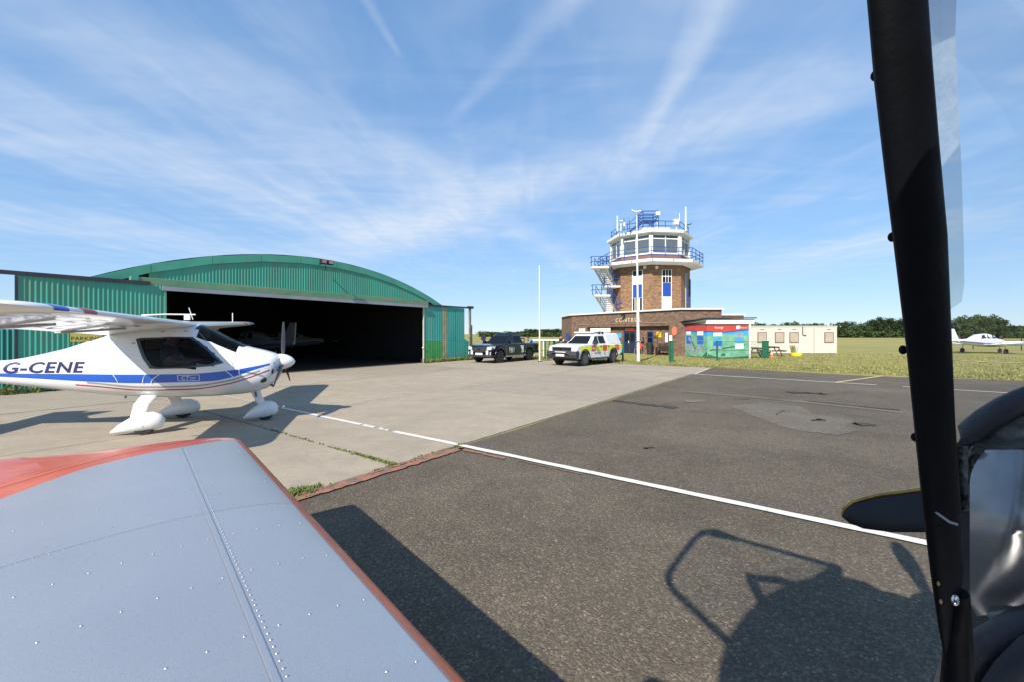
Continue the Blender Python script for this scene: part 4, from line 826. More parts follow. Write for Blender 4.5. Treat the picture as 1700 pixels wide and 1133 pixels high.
    # front
    if kind == 'black':
        MB().box(2.38, 2.435, -.58, .58, .66, .93).build('grille', M_trim, t, bevel=.02)
        for z in (.72, .79, .86): MB().box(2.435, 2.445, -.55, .55, z-.008, z+.008).build('grille_bar', M_rim2, t)
        em = MB().add([(2.447, y, .8+z) for y, z in ((-.09, -.05), (-.03, .05), (.03, .05), (.09, -.05), (0, 0))], [(0, 1, 4), (1, 2, 4), (2, 3, 4)]).build('badge', M_chrome, t)
        for s in (-1, 1):
            MB().add([(2.43, s*.58, .95), (2.38, s*.9, 1.0), (2.05, s*.925, 1.02), (2.12, s*.925, .86), (2.4, s*.88, .8), (2.44, s*.58, .78)], [(0, 1, 4, 5), (1, 2, 3, 4)]).build('headlamp', M_lamp, t)
            MB().box(2.41, 2.44, s*.5, s*.68, .5, .76).build('lamp_surround', M_lamp, t, bevel=.01); MB().box(2.4, 2.43, s*.8, s*.86, .45, .68).build('day_lamp', M_lamp, t)
        MB().box(2.36, 2.46, -.9, .9, .36, .5).build('bumper', M_trim, t, bevel=.03)
        pz = .55
        MB().box(-.6, .0, -.5, .5, zr, zr+.03).build('roof_panel', M_carblack, t, bevel=.01)
        for s in (-1, 1): MB().tube([(-.75, s*.6, zr+.02), (-.6, s*.6, zr+.07), (.0, s*.6, zr+.07), (.15, s*.6, zr)], .02, 6).build('roof_rail', M_rim2, t, 60)
        MB().tube([(-1.05, -.8, 1.16), (-1.2, -.74, 1.5), (-1.2, .74, 1.5), (-1.05, .8, 1.16)], .035, 6).build('roll_bar', M_carblack, t, 60)
        for s in (1,):
            lettering('NH', lambda x, y, q, s=s: Vector((.42-x, s*(hw+.006), .78+y)), M_plate, t, .36, offset=.012); MB().box(.2, .62, hw+.003, hw+.006, .6, .63).build('door_print', M_plate, t)
            MB().add([(-.55, hw+.005, .56), (-.86, hw+.005, .56), (-.86, hw+.005, 1.0), (-.5, hw+.005, 1.0), (-.7, hw+.005, .64)], [(0, 4, 3, 2, 1)]).build('door_print', M_plate, t)
    else:
        MB().box(2.38, 2.47, -.62, .62, .84, 1.03).build('grille', M_black, t, bevel=.02); MB().cyl((2.47, 0, .94), (2.49, 0, .94), .07, n=14).build('badge', M_chrome, t, 40)
        for s in (-1, 1): MB().box(2.465, 2.48, s*.12, s*.5, .93, .95).build('grille_bar', M_chrome, t)
        for s in (-1, 1):
            MB().add([(2.42, s*.62, 1.04), (2.3, s*.9, 1.08), (2.02, s*.92, 1.1), (2.1, s*.925, .98), (2.38, s*.9, .9), (2.46, s*.62, .88)], [(0, 1, 4, 5), (1, 2, 3, 4)]).build('headlamp', M_lamp, t)
            MB().cyl((2.46, s*.72, .6), (2.54, s*.72, .6), .07, n=12).build('fog_lamp', M_trim, t, 40)
        MB().prism([(2.2, .4), (2.52, .45), (2.56, .62), (2.5, .82), (2.3, .84), (2.15, .8)], lambda x, z: Vector((x, -.95, z)), lambda x, z: Vector((x, .95, z))).build('bumper', M_trim, t, bevel=.04)
        MB().tube([(2.55, -.6, .62), (2.62, -.45, .72), (2.62, .45, .72), (2.55, .6, .62)], .035, 8).build('nudge_bar', M_trim, t, 60)
        pz = .6
        MB().box(2.57, 2.6, -.34, .34, .72, .79).build('front_strip', M_plate, t)
        # hard top over the load bed
        MB().loft([[Vector((x, y, 1.12)) for x, y in ((-2.62, -.87), (-.99, -.87), (-.99, .87), (-2.62, .87))], [Vector((x, y, zr+.0)) for x, y in ((-2.42, -.69), (-.85, -.69), (-.85, .69), (-2.42, .69))], [Vector((x, y, zr+.05)) for x, y in ((-2.3, -.6), (-.85, -.6), (-.85, .6), (-2.3, .6))]]).build('hard_top', M_carwhite, t, bevel=.05)
        MB().box(.05, .35, -.62, .62, zr+.03, zr+.11).build('light_bar', M_carwhite, t, bevel=.03); MB().box(.1, .3, -.4, .4, zr+.105, zr+.13).build('light_lens', M_pblue, t)
        for x in (-.35, -.75): MB().box(x-.05, x+.05, .58, .66, zr-.02, zr+.12).build('rack_foot', M_black, t); MB().bar((x, -.62, zr+.1), (x, .62, zr+.1), .05, .03).build('rack_bar', M_black, t)
        for s in (-1, 1):
            y = s*(hw+.003); Q = lambda x0, x1, z0, z1, nm, mat, o=0: MB().box(x0, x1, y+s*o, y+s*(o+.003), z0, z1).build(nm, mat, t)
            Q(-2.6, 2.0, .82, 1.08, 'yellow_band', M_hiyel)
            for x0, x1 in ((.5, .92), (-.75, -.3), (-2.2, -1.72)): Q(x0, x1, .78, 1.1, 'red_square', M_hired, .004)
            lettering('FIRE', lambda x, z, q: Vector((.71-s*x, y+s*.009, .93+z)), M_plate, t, .17); lettering('RESCUE', lambda x, z, q: Vector((-1.96-s*x, y+s*.009, .97+z)), M_plate, t, .11)
            lettering('AIRFIELD', lambda x, z, q: Vector((.35-s*x, y+s*.004, .66+z)), M_trim, t, .13); MB().box(-.56, -.5, y, y+s*.004, .5, .74).build('door_crest', M_rim2, t)
    pl_ = MB().box(2.6 if kind != 'black' else 2.46, 2.615 if kind != 'black' else 2.475, -.27, .27, pz-.06, pz+.06).build('number_plate', M_plate, t)
    for s in (-1, 1): MB().box(-2.68, -2.6, s*.72, s*.9, .8, 1.1).build('tail_lamp', M_redl, t, bevel=.02)
    MB().prism([(-2.66, .45), (-2.75, .5), (-2.75, .64), (-2.64, .66)], lambda x, z: Vector((x, -.88, z)), lambda x, z: Vector((x, .88, z))).build('rear_bumper', M_chrome if kind == 'black' else M_trim, t)
    return t
pickup('black_pickup', 'black double-cab pickup with white door prints parked beside the hangar door', G(829, 604), G(876.5, 599.6), M_carblack, False, 'black')
pickup('rescue_pickup', 'white airfield rescue pickup with yellow and red side markings and a hard top', G(968, 609.5), G(1016.5, 604.3), M_carwhite, True, 'white')
# ================================================================== white high-wing aeroplane
TH = R(17); CTO = Vector((-6.75, 8.3, .014))
ct = thing('high_wing_aeroplane', 'white high-wing light aeroplane with a blue side band and the letters G-CENE', 'aeroplane', CTO, TH)
M_ctw = paint('gloss_white_composite', (.75, .755, .76), .22, var=.03, scale=1.2, coat=.6); M_ctb = paint('blue_band_paint', (.012, .10, .50), .25, coat=.5, var=.05); M_ctred = paint('dark_red_stripe', (.42, .03, .045), .3, coat=.4); M_ctgrey = paint('grey_stripe', (.32, .32, .32), .4); M_navy = paint('navy_lettering', (.025, .025, .11), .35)
M_ctglass = glass('smoked_window', (.55, .58, .63), .2); M_border = paint('smoked_border', (.02, .022, .028), .12, coat=.4); M_seat = paint('dark_seat_cloth', (.03, .03, .035), .9)
XS = [-4.05, -3.5, -2.44, -1.6, -.9, -.45, 0, .3, .55, .8, 1.1, 1.43, 1.75, 1.95, 2.03]
ZT = [1.31, 1.30, 1.30, 1.47, 1.74, 1.93, 2.0, 2.0, 1.985, 1.88, 1.70, 1.52, 1.43, 1.36, 1.31]
ZB = [1.16, 1.05, .90, .76, .65, .59, .55, .54, .54, .54, .55, .57, .65, .80, .95]
WW = [.05, .08, .15, .27, .44, .54, .58, .59, .59, .58, .565, .52, .44, .33, .22]
def ctsec(x): return pchip(XS, ZT, x), pchip(XS, ZB, x), pchip(XS, WW, x)
NEX = 2.6
def ct_side(x, z, s=-1, off=0.0):
    zt, zb, w = ctsec(x); zc_, hz_ = (zt+zb)/2, (zt-zb)/2; q = min(.999, abs((z-zc_)/hz_)); y = w*(1-q**NEX)**(1/NEX)
    # a cabin that leans in towards the roof
    return Vector((x, s*(y*lean(x, z)+off), z))
def lean(x, z): return 1-max(0, min(1, (z-1.15)/.85))*.10 if -1 < x < 1.4 else 1.0
def ct_top(x, y, off=0.0):
    zt, zb, w = ctsec(x); zc_, hz_ = (zt+zb)/2, (zt-zb)/2; q = min(.999, abs(y/(w*.9))); return Vector((x, y, zc_+hz_*(1-q**NEX)**(1/NEX)+off))
SW = [(-.24, 1.70), (.28, 1.735), (.64, 1.73), (.90, 1.5), (1.17, 1.22), (.98, 1.165), (.6, 1.135), (.1, 1.13), (.0, 1.17), (-.1, 1.33)]
def inpoly(p, poly):
    c = False; n = len(poly)
    for i in range(n):
        a, b = poly[i], poly[i-1]
        if (a[1] > p[1]) != (b[1] > p[1]) and p[0] < (b[0]-a[0])*(p[1]-a[1])/(b[1]-a[1])+a[0]: c = not c
    return c
m = MB(); NX, NA = 150, 56; rows = []
for i in range(NX+1):
    x = -4.05+6.08*i/NX; zt, zb, w = ctsec(x); zc_, hz_ = (zt+zb)/2, (zt-zb)/2; row = []
    for j in range(NA):
        a = 2*math.pi*j/NA; cy, sz = math.cos(a), math.sin(a); z = zc_+hz_*math.copysign(abs(sz)**(2/NEX), sz)
        row.append(Vector((x, w*math.copysign(abs(cy)**(2/NEX), cy)*lean(x, z), z)))
    rows.append(row)
for r in rows: m.v += r
for i in range(NX):
    for j in range(NA):
        k = (j+1) % NA; c = (rows[i][j]+rows[i+1][j]+rows[i][k]+rows[i+1][k])/4
        if inpoly((c.x, c.z), [(x_*.97+.012, 1.44+(z_-1.44)*.95) for x_, z_ in SW]) and abs(c.y) > .2: continue
        if .68 < c.x < 1.36 and abs(c.y) < ctsec(c.x)[2]*.78 and c.z > 1.4: continue
        m.f.append((i*NA+j, i*NA+k, (i+1)*NA+k, (i+1)*NA+j))
m.f += [tuple(range(NA)), tuple(NX*NA+j for j in range(NA))]
ctf = m.build('fuselage', M_ctw, ct, 40)
def surf_poly(poly, s, off, name, mat, par, nx=24):
    """fill an (x, z) outline laid on the curved side"""
    xs = [p[0] for p in poly]; x0, x1 = min(xs), max(xs); mm = MB(); cols = []
    for i in range(nx+1):
        x = x0+(x1-x0)*min(max(i/nx, .0005), .9995); zs = []
        for k in range(len(poly)):
            a, b = poly[k], poly[k-1]
            if (a[0] > x) != (b[0] > x): zs.append(a[1]+(b[1]-a[1])*(x-a[0])/(b[0]-a[0]))
        if len(zs) < 2: continue
        cols.append([ct_side(x, min(zs)+(max(zs)-min(zs))*q/8, s, off) for q in range(9)])
    mm.loft(cols, caps=False, closed=False); return mm.build(name, mat, par, 60)
def surf_band(top, bot, x0, x1, s, off, name, mat, par, n=40):
    cols = []
    for i in range(n+1): x = x0+(x1-x0)*i/n; a, b = bot(x), top(x); cols.append([ct_side(x, a+(b-a)*q/3, s, off) for q in range(4)])
    return MB().loft(cols, caps=False, closed=False).build(name, mat, par, 60)
bt = lambda x: pchip([-3.6, -2.1, -.9, 0, .6, 1.26, 1.7, 2.0], [1.15, 1.075, 1.05, 1.03, 1.025, 1.07, 1.14, 1.20], x); bb = lambda x: pchip([-3.6, -2.1, -.9, 0, .9, 1.26, 1.6, 2.0], [1.13, 1.005, .915, .875, .875, .93, 1.05, 1.18], x)
rl = lambda x: pchip([-2, -.9, -.06, .6, 1.26, 1.6, 1.93], [.93, .83, .735, .73, .82, .93, 1.06], x)
for s in (-1, 1):
    w = surf_poly(SW, s, .006, 'side_window', M_ctglass, ct)
    cxw, czw = .42, 1.43; brd = []
    for k in range(len(SW)):
        a, b = SW[k], SW[(k+1) % len(SW)]
        for q in range(6):
            x, z = a[0]+(b[0]-a[0])*q/6, a[1]+(b[1]-a[1])*q/6; brd.append([ct_side(cxw+(x-cxw)*g, czw+(z-czw)*g, s, .008) for g in (1.0, .955, .9)])
    brd.append(brd[0]); MB().loft(brd, caps=False, closed=False).build('window_border', M_border, w, 60)
    surf_band(bt, bb, -3.6, 1.98, s, .004, 'blue_band', M_ctb, ct, 60)
    surf_band(lambda x: rl(x)+.011, lambda x: rl(x)-.011, -1.2, 1.9, s, .004, 'red_stripe', M_ctred, ct); surf_band(lambda x: rl(x)+.075, lambda x: rl(x)+.045, -1.0, 1.75, s, .004, 'grey_stripe', M_ctgrey, ct)
    for xa, dx in ((-.56, .06), (-.06, -.05), (.16, -.14), (1.2, .12), (1.42, .0)):
        MB().tube([ct_side(xa+dx*math.sin(q/6*1.57), bb(xa)+(bt(xa)-bb(xa))*(1-q/6), s, .006) for q in range(7)], .008, 4).build('panel_line', M_ctw, ct)
    MB().tube([ct_side(x, z, s, .002) for x, z in ((.3, 1.83), (.72, 1.8), (1.0, 1.5), (1.3, 1.22), (1.34, 1.1))], .005, 4).build('door_gap', M_ctgrey, ct)
    lettering('G-CENE', lambda x, y, q, s=s: ct_side(-1.69-s*x*1.12, 1.165+y*.88, s, .006), M_navy, ct, .3, shear=.2, space=1.08, offset=.008)
    lettering('CT', lambda x, y, q, s=s: ct_side(.60-s*(x-.05), .953+y, s, .008), M_ctw, ct, .10, shear=.3, name='model_lettering'); lettering('SW', lambda x, y, q, s=s: ct_side(.60-s*(x+.07), .943+y, s, .008), M_ctw, ct, .06, shear=.3, name='model_lettering')
    fr_ = [(.44, .90), (.78, .90), (.78, 1.005), (.44, 1.005), (.44, .90)]
    for a, b in zip(fr_[:-1], fr_[1:]): MB().tube([ct_side(a[0]+(b[0]-a[0])*q/5, a[1]+(b[1]-a[1])*q/5, s, .006) for q in range(6)], .006, 4).build('label_frame', M_ctw, ct)
    for x, z in ((-.3, 1.83), (-.26, 1.6), (.15, 1.83), (.5, 1.84)): MB().sphere(ct_side(x, z, s, 0), .035, .012, .015, 8, 6).build('hinge_cover', M_ctgrey, ct, 60)
cols = []
for i in range(15): x = .63+.79*i/14; w = ctsec(x)[2]; cols.append([ct_top(x, w*(-.82+1.64*q/16), .006) for q in range(17)])
MB().loft(cols, caps=False, closed=False).build('windscreen', M_ctglass, ct, 60)
for s in (-1, 1): MB().tube([ct_top(.62+.82*i/14, s*ctsec(.62+.82*i/14)[2]*.83, .008) for i in range(15)], .014, 6).build('screen_edge', M_black, ct, 60)
# cabin inside: floor, panel, seats
MB().box(-.5, 1.3, -.36, .36, .70, .76).build('cabin_floor', M_seat, ct); MB().box(1.0, 1.3, -.42, .42, 1.12, 1.4).build('instrument_panel', M_seat, ct, bevel=.04)
MB().box(-.52, -.46, -.36, .36, .75, 1.74).build('rear_bulkhead', M_seat, ct)
for y in (-.25, .25):
    se = MB().box(.0, .5, y-.2, y+.2, .8, .98).build('seat', M_seat, ct, bevel=.05); MB().box(-.12, .04, y-.2, y+.2, .95, 1.5).build('seat_back', M_seat, se, bevel=.05)
# wing
def ct_aero(y, xle, ch, z, th=.13, inc=.15):
    out = []
    pts = [0, .012, .05, .12, .25, .4, .6, .8, 1]
    th_ = lambda q: 5*(.2969*math.sqrt(q)-.126*q-.3516*q*q+.2843*q**3-.1036*q**4)
    for q in pts: out.append(Vector((xle-ch*q, y, z+ch*(th*th_(q)+.045*4*q*(1-q)-inc*q))))
    for q in reversed(pts[1:-1]): out.append(Vector((xle-ch*q, y, z+ch*(-th*.55*th_(q)+.045*4*q*(1-q)*.5-inc*q))))
    return out
def wing_z(y): return 1.955+.030*abs(y)
WINC = .15
for s in (-1, 1):
    ys = [0, .5, 1.2, 2.4, 3.5, 4.0, 4.18, 4.27]; sc = [1, 1, .98, .95, .9, .86, .72, .35]
    wg = MB().loft([ct_aero(s*y, .60-.03*y*.5-(1-k)*.35*(y > 4.05), 1.36*(1-.05*y) if y < 4.05 else 1.36*.8*(1-(1-k)*.35), wing_z(y)+(0 if y < 4.05 else .01*(1-k)*6*.4), .125*(.6 if y > 4.2 else 1)) for y, k in zip(ys, sc)]).build('wing', M_ctw, ct, 35)
    MB().tube([(.14, s*1.6, wing_z(1.6)-.13), (-.75, s*1.6, wing_z(1.6)-.2)], .02, 6).build('flap_bracket', M_ctgrey, wg); MB().tube([(.0, s*2.9, wing_z(2.9)-.13), (-.7, s*2.9, wing_z(2.9)-.19)], .02, 6).build('flap_bracket', M_ctgrey, wg)
    def lepatch(y0, y1, mat, nm, q0=0.0, q1=.1):
        rows_ = []
        for y in (y0, (y0+y1)/2, y1):
            sec = ct_aero(s*y, .60-.015*y, 1.36*(1-.05*y), wing_z(y)); rows_.append([p+Vector((.004, 0, .004)) for p in (sec[-1]+Vector((0, 0, -.008)), sec[0], sec[1], sec[2], sec[3])])
        MB().loft(rows_, caps=False, closed=False).build(nm, mat, wg, 60)
    lepatch(3.62, 3.86, M_ctb, 'blue_flash'); lepatch(3.12, 3.36, paint('pale_red_flash', (.4, .1, .12), .4), 'red_flash')
    tipb = lambda z0, z1, mat, nm: MB().loft([[Vector((x, s*(4.285-abs(x+.1)*.0), wing_z(4.2)+z0+(x+.6)*.01)), Vector((x, s*4.285, wing_z(4.2)+z1+(x+.6)*.01))] for x in (-.45, -.2, 0.05)], caps=False, closed=False).build(nm, mat, wg)
MB().box(-.72, .2, -4.30, -4.268, wing_z(4.2)-.02, wing_z(4.2)+.0).build('tip_stripe', M_ctb, ct); MB().box(-.72, .16, -4.30, -4.268, wing_z(4.2)-.085, wing_z(4.2)-.05).build('tip_stripe', M_ctred, ct)
# registration under the wing
lettering('G-CENE', lambda x, y, q: Vector((-.02+y*1.0, -2.45+x, wing_z(2.45)-.062-.15*(.56-(-.02+y))+.0)), M_navy, ct, .62, space=1.1)
MB().box(-.0, .0, 0, 0, 0, 0) if False else None
MB().tube([(.35, .35, 2.08), (.28, .35, 2.32)], .008, 5).build('aerial', M_metal_w, ct); MB().tube([(.3, -1.5, 2.09), (.62, -1.5, 2.11), (1.05, -1.5, 2.11)], .012, 5).build('pitot_tube', M_metal_w, ct); MB().box(.1, .2, .6, .66, 2.08, 2.2).build('beacon', M_metal_w, ct); MB().tube([(.2, 3.3, 2.05), (.2, 3.3, 2.35)], .012, 5).build('aerial', M_metal_w, ct)
# tail
MB().loft([ct_aero(-1.2, -3.45, .65, 1.24, .08, 0), ct_aero(1.2, -3.45, .65, 1.24, .08, 0)]).build('tailplane', M_ctw, ct, 35)
MB().prism([(-2.9, 1.3), (-3.5, 1.7), (-3.85, 2.35), (-4.3, 2.35), (-4.15, 1.3)], lambda x, z: Vector((x, -.035, z)), lambda x, z: Vector((x, .035, z))).build('fin', M_ctw, ct, bevel=.02)
MB().prism([(-3.2, 1.15), (-3.9, .95), (-4.1, .98), (-4.0, 1.2)], lambda x, z: Vector((x, -.03, z)), lambda x, z: Vector((x, .03, z))).build('ventral_fin', M_ctw, ct)
# spinner and propeller
MB().loft([[Vector((x, r*math.cos(a), 1.19+r*math.sin(a))) for a in (2*math.pi*i/24 for i in range(24))] for x, r in ((2.0, .165), (2.06, .163), (2.14, .145), (2.22, .105), (2.28, .05), (2.30, .008))]).build('spinner', M_ctw, ct, 50)
M_prop = paint('dark_prop', (.016, .016, .018), .6, var=.2, spec=.25)
for k, ang in enumerate((0, 122, 241)):
    rr = []; M_ = Matrix.Translation((2.07, 0, 1.19)) @ Matrix.Rotation(R(ang-4), 4, 'X')
    for r, w_, tw in ((.1, .06, 60), (.22, .13, 52), (.45, .155, 42), (.7, .12, 34), (.85, .05, 30)):
        rr.append([M_ @ Vector((w_*(.5 if k else .3)*math.cos(a)*math.sin(R(tw))+.012*math.sin(a), w_*(.5 if k else .3)*math.cos(a)*math.cos(R(tw))*1.2, r)) for a in (2*math.pi*i/8 for i in range(8))])
    MB().loft(rr).build('propeller_blade', M_prop if k else paint('grey_prop', (.12, .12, .13), .35), ct, 50)
# cowl openings
MB().sphere(ct_side(1.78, .86, -1, -.02), .08, .03, .055, 12, 8).build('cowl_opening', M_black, ct, 60); MB().sphere(ct_side(1.94, 1.02, -1, -.02), .025, .03, .06, 10, 8).build('cowl_opening', M_black, ct, 60)
MB().tube([(1.6, -.15, .6), (1.62, -.17, .5)], .022, 6).build('exhaust_pipe', M_rim2, ct); MB().tube([(1.86, -.12, .74), (1.93, -.13, .7)], .025, 6).build('drain_pipe', M_rim2, ct); MB().tube([(-.6, 0, .62), (-.62, 0, .55)], .02, 6).build('drain_pipe', M_ctgrey, ct)
# undercarriage
def spat(cx, cy, L_=.78, hw_=.12, zt=.4):
    r_ = []
    for q, w_, a_, b_ in ((-.6, .012, .04, .075), (-.45, .06, .035, .19), (-.22, .11, .035, .31), (.02, .135, .045, .385), (.2, .125, .06, .39), (.34, .085, .1, .345), (.42, .02, .17, .27)):
        zc_, hz_ = (a_+b_)/2, (b_-a_)/2; r_.append([Vector((cx+q*L_*1.0, cy+w_*math.cos(t_), zc_+hz_*math.sin(t_))) for t_ in (2*math.pi*i/16 for i in range(16))])
    return MB().loft(r_)
for s in (-1, 1):
    sp_ = spat(.0, s*.78).build('wheel_spat', M_ctw, ct, 50); MB().cyl((.03, s*.78-.07, .16), (.03, s*.78+.07, .16), .16, n=20).build('wheel', M_tyre, ct, 50)
    MB().sphere((.05, s*.905, .16), .012, .006, .012, 8, 6).build('spat_screw', M_ctgrey, sp_)
    MB().loft([[Vector((x0+w_*math.cos(a), y+.03*math.sin(a)*s, z+.02*math.sin(a))) for a in (2*math.pi*i/12 for i in range(12))] for x0, y, z, w_ in ((-.1, s*.35, .62, .13), (-.1, s*.6, .5, .12), (-.08, s*.74, .36, .11), (-.08, s*.78, .28, .11))]).build('undercarriage_leg', M_ctw, ct, 50)
spat(1.72, 0, .62, .1).build('wheel_spat', M_ctw, ct, 50); MB().cyl((1.75, -.06, .15), (1.75, .06, .15), .15, n=20).build('wheel', M_tyre, ct, 50)
MB().loft([[Vector((x0+w_*math.cos(a), .045*math.sin(a), z)) for a in (2*math.pi*i/12 for i in range(12))] for x0, z, w_ in ((1.55, .66, .1), (1.6, .5, .085), (1.68, .33, .08))]).build('undercarriage_leg', M_ctw, ct, 50)
MB().tube([(1.93, 0, .22), (2.1, 0, .26)], .012, 6).build('tow_lug', M_galv, ct)
# ================================================================== the aeroplane the picture is taken from
HDG = Vector((.76, .65, 0)); RGT = Vector((.65, -.76, 0))
def A(f, l, z): return HDG*f+RGT*l+Vector((0, 0, z))
own = thing('silver_aeroplane', 'silver low-wing aeroplane with red edging in the foreground, its cabin door open', 'aeroplane', A(.6, .35, 0))
def O_(mb, name, mat, par=None, **k): return mb.build(name, mat, par or own, world=True, **k)
def silver(name, c):
    m, nt, b = mk(name)
    v = ramp(nt, tnoise(nt, 1.6, 6, .6, 'Object', (1, 1, 1)), [(.3, tuple(x*.93 for x in c)), (.7, c)]); sp_ = ramp(nt, tnoise(nt, 420, 1, .5), [(.42, (.9,)*3), (.6, (1.08,)*3)])
    dirt = ramp(nt, tnoise(nt, 38, 3, .5), [(.7, (1, 1, 1)), (.76, (.82, .8, .78))])
    nt.links.new(mixc_(nt, 1, mixc_(nt, 1, v, sp_, 'MULTIPLY'), dirt, 'MULTIPLY'), b.inputs['Base Color']); b.inputs['Metallic'].default_value = .72
    r = nn(nt, 'ShaderNodeMapRange'); nt.links.new(tnoise(nt, 3.1, 6, .65), r.inputs[0]); r.inputs['To Min'].default_value = .27; r.inputs['To Max'].default_value = .42; nt.links.new(r.outputs[0], b.inputs['Roughness'])
    bump(nt, b, tnoise(nt, 4.5, 4, .5), .12, .02); return m
M_silver = silver('silver_wing_paint', (.585, .58, .59)); M_silver2 = silver('silver_wing_paint_second', (.575, .57, .58))
M_ored = paint('orange_red_paint', (.50, .075, .03), .3, var=.1, scale=3, coat=.35, dirt=(.62, .25, .18), dirt_amt=.3, dscale=3)
M_orange = paint('worn_orange_edge', (.40, .088, .032), .38, var=.18, scale=6, dirt=(.5, .22, .15), dirt_amt=.5, dscale=7)
W0 = Vector((-.13, 1.165, .845)); WE = Vector((-.67, .742, .030)); WE.normalize(); WA = Vector((-.75, -.66, 0)); WA.normalize(); CH = 1.5
def wth(q): return 5*.125*(.2969*math.sqrt(max(q, 0))-.126*q-.3516*q*q+.2843*q**3-.1036*q**4)
def wtop(s, c, off=0.0):
    q = max(0, c)/CH; e = max(0, (s-2.55)/.5); th_ = 1-.35*e*e if e < 1 else .65
    return W0+WE*s+WA*c+Vector((0, 0, CH*(wth(q)*th_*.86+.05*q*(1-q))+off))
def wbot(s, c): q = max(0, c)/CH; return W0+WE*s+WA*c+Vector((0, 0, -CH*wth(q)*.62+CH*.03*q*(1-q)))
STIP = 3.03
def tipout(c): return STIP+.02-max(0, .09-c)**2*9+pchip([0, .4, .7, 1.3, 1.5], [0, .02, .04, .34, .46], c)
def redline(c): return pchip([0, .1, .4, .85, 1.15, 1.5], [3.0, 2.93, 2.73, 2.58, 2.33, 2.0], c)
S0 = -.85
wing = bpy.data.objects.new('wing', None); col.objects.link(wing); wing.parent = own; wing['label'] = 'riveted silver left wing with a red tip'
cl = [.045+(.42-.045)*i/14 for i in range(15)]; ca = [.42+(CH-.42)*i/20 for i in range(21)]
def skin(cs, fa, fb, off, mat, n=30): return O_(MB().loft([[wtop(fa(c)+(fb(c)-fa(c))*i/n, c, off) for i in range(n+1)] for c in cs], caps=False, closed=False), 'wing_skin', mat, wing, smooth=60)
SEAM = 1.43
skin(cl, lambda c: S0, lambda c: SEAM, 0, M_silver); skin(cl, lambda c: SEAM-.02, redline, .0006, M_silver2)
skin(ca[:1]+ca[1:], lambda c: S0, lambda c: SEAM, .0012, M_silver2); skin(ca, lambda c: SEAM-.02, redline, .0018, M_silver)
cn = [0, .003, .008, .016, .03, .045]+cl[1:]+ca[1:]
O_(MB().loft([[wtop(redline(c)+(tipout(c)-redline(c))*i/14, c, .0015-(.10 if i == 14 else (.035 if i == 13 else 0))*(wth(c/CH)/.125)*.5) for i in range(15)] for c in cn[4:]], caps=False, closed=False), 'wing_tip', M_ored, wing, smooth=50)
# narrow pale line where the red tip is pinstriped
O_(MB().loft([[wtop(pchip([.4, 1.5], [2.93, 2.42], c)+d, c, .005) for d in (0, .012)] for c in ca], caps=False, closed=False), 'tip_pinstripe', paint('pale_red_line', (.6, .22, .15), .4), wing)
le = [[wtop(s, c, .0025) for c in (.047, .03, .016, .008, .003, 0)]+[wbot(s, c) for c in (.003, .01, .025, .05)] for s in [S0+(STIP-.02-S0)*i/40 for i in range(41)]]
O_(MB().loft(le, caps=False, closed=False), 'leading_edge', M_orange, wing, smooth=60)
O_(MB().loft([[wtop(s, .052+(.0), .003), wtop(s, .047, .0035)] for s in [S0+(2.9-S0)*i/30 for i in range(31)]], caps=False, closed=False), 'edge_pinstripe', paint('grey_red_line', (.3, .12, .1), .4), wing)
O_(MB().loft([[wbot(S0+(STIP-S0)*i/20, c) for i in range(21)] for c in [.045]+ca[:1]+[.8, 1.1, CH]], caps=False, closed=False), 'wing_underside', M_silver, wing, smooth=60)
O_(MB().loft([[wtop(s, CH, 0), wbot(s, CH)] for s in (S0, STIP)], caps=False, closed=False), 'trailing_edge', M_silver, wing)
# spar joint strip and rivets
O_(MB().loft([[wtop(s, .402, .0038), wtop(s, .405, .0045), wtop(s, .418, .0045), wtop(s, .421, .0038)] for s in [S0+(2.7-S0)*i/40 for i in range(41)]], caps=False, closed=False), 'spar_joint', M_silver2, wing)
rv = MB(); rr_ = random.Random(4)
def rivet(s, c, r=.0036):
    p = wtop(s, c, .003); n = 6
    rv.add([p+Vector((math.cos(6.283*i/n)*r, math.sin(6.283*i/n)*r, 0)) for i in range(n)]+[p+Vector((math.cos(6.283*i/n)*r*.6, math.sin(6.283*i/n)*r*.6, r*.55)) for i in range(n)]+[p+Vector((0, 0, r*.7))], [(i, (i+1) % n, n+(i+1) % n, n+i) for i in range(n)]+[(n+i, n+(i+1) % n, 2*n) for i in range(n)])
s = S0
while s < 2.65: rivet(s, .388); s += .032
for s in (-.3, .08, .42, .78, 1.12, 1.4, 1.78, 2.15, 2.5):
    c = .1
    while c < 1.4:
        if abs(c-.4) > .04 and s < redline(c)-.05: rivet(s+rr_.uniform(-.004, .004), c, .0036 if abs(s-1.4) > .05 else .0024)
        c += .085 if abs(s-1.4) > .05 else .04
o_ = O_(rv, 'rivets', paint('bright_rivet', (.64, .64, .65), .34, metal=.72), wing, smooth=60); o_['kind'] = 'stuff'
# fuselage, cowling and tail: they cast the shadow beside the cabin
def fsec(f, zc_, hw_, hh, lc=.35, n=24): return [A(f, lc+hw_*math.copysign(abs(math.cos(a))**.75, math.cos(a)), zc_+hh*math.copysign(abs(math.sin(a))**.75, math.sin(a))) for a in (2*math.pi*i/n for i in range(n))]
O_(MB().loft([fsec(*q) for q in ((2.28, 1.28, .12, .12), (2.2, 1.27, .3, .24), (2.0, 1.22, .38, .3), (1.72, 1.2, .43, .34))]), 'cowling', M_silver, smooth=50)
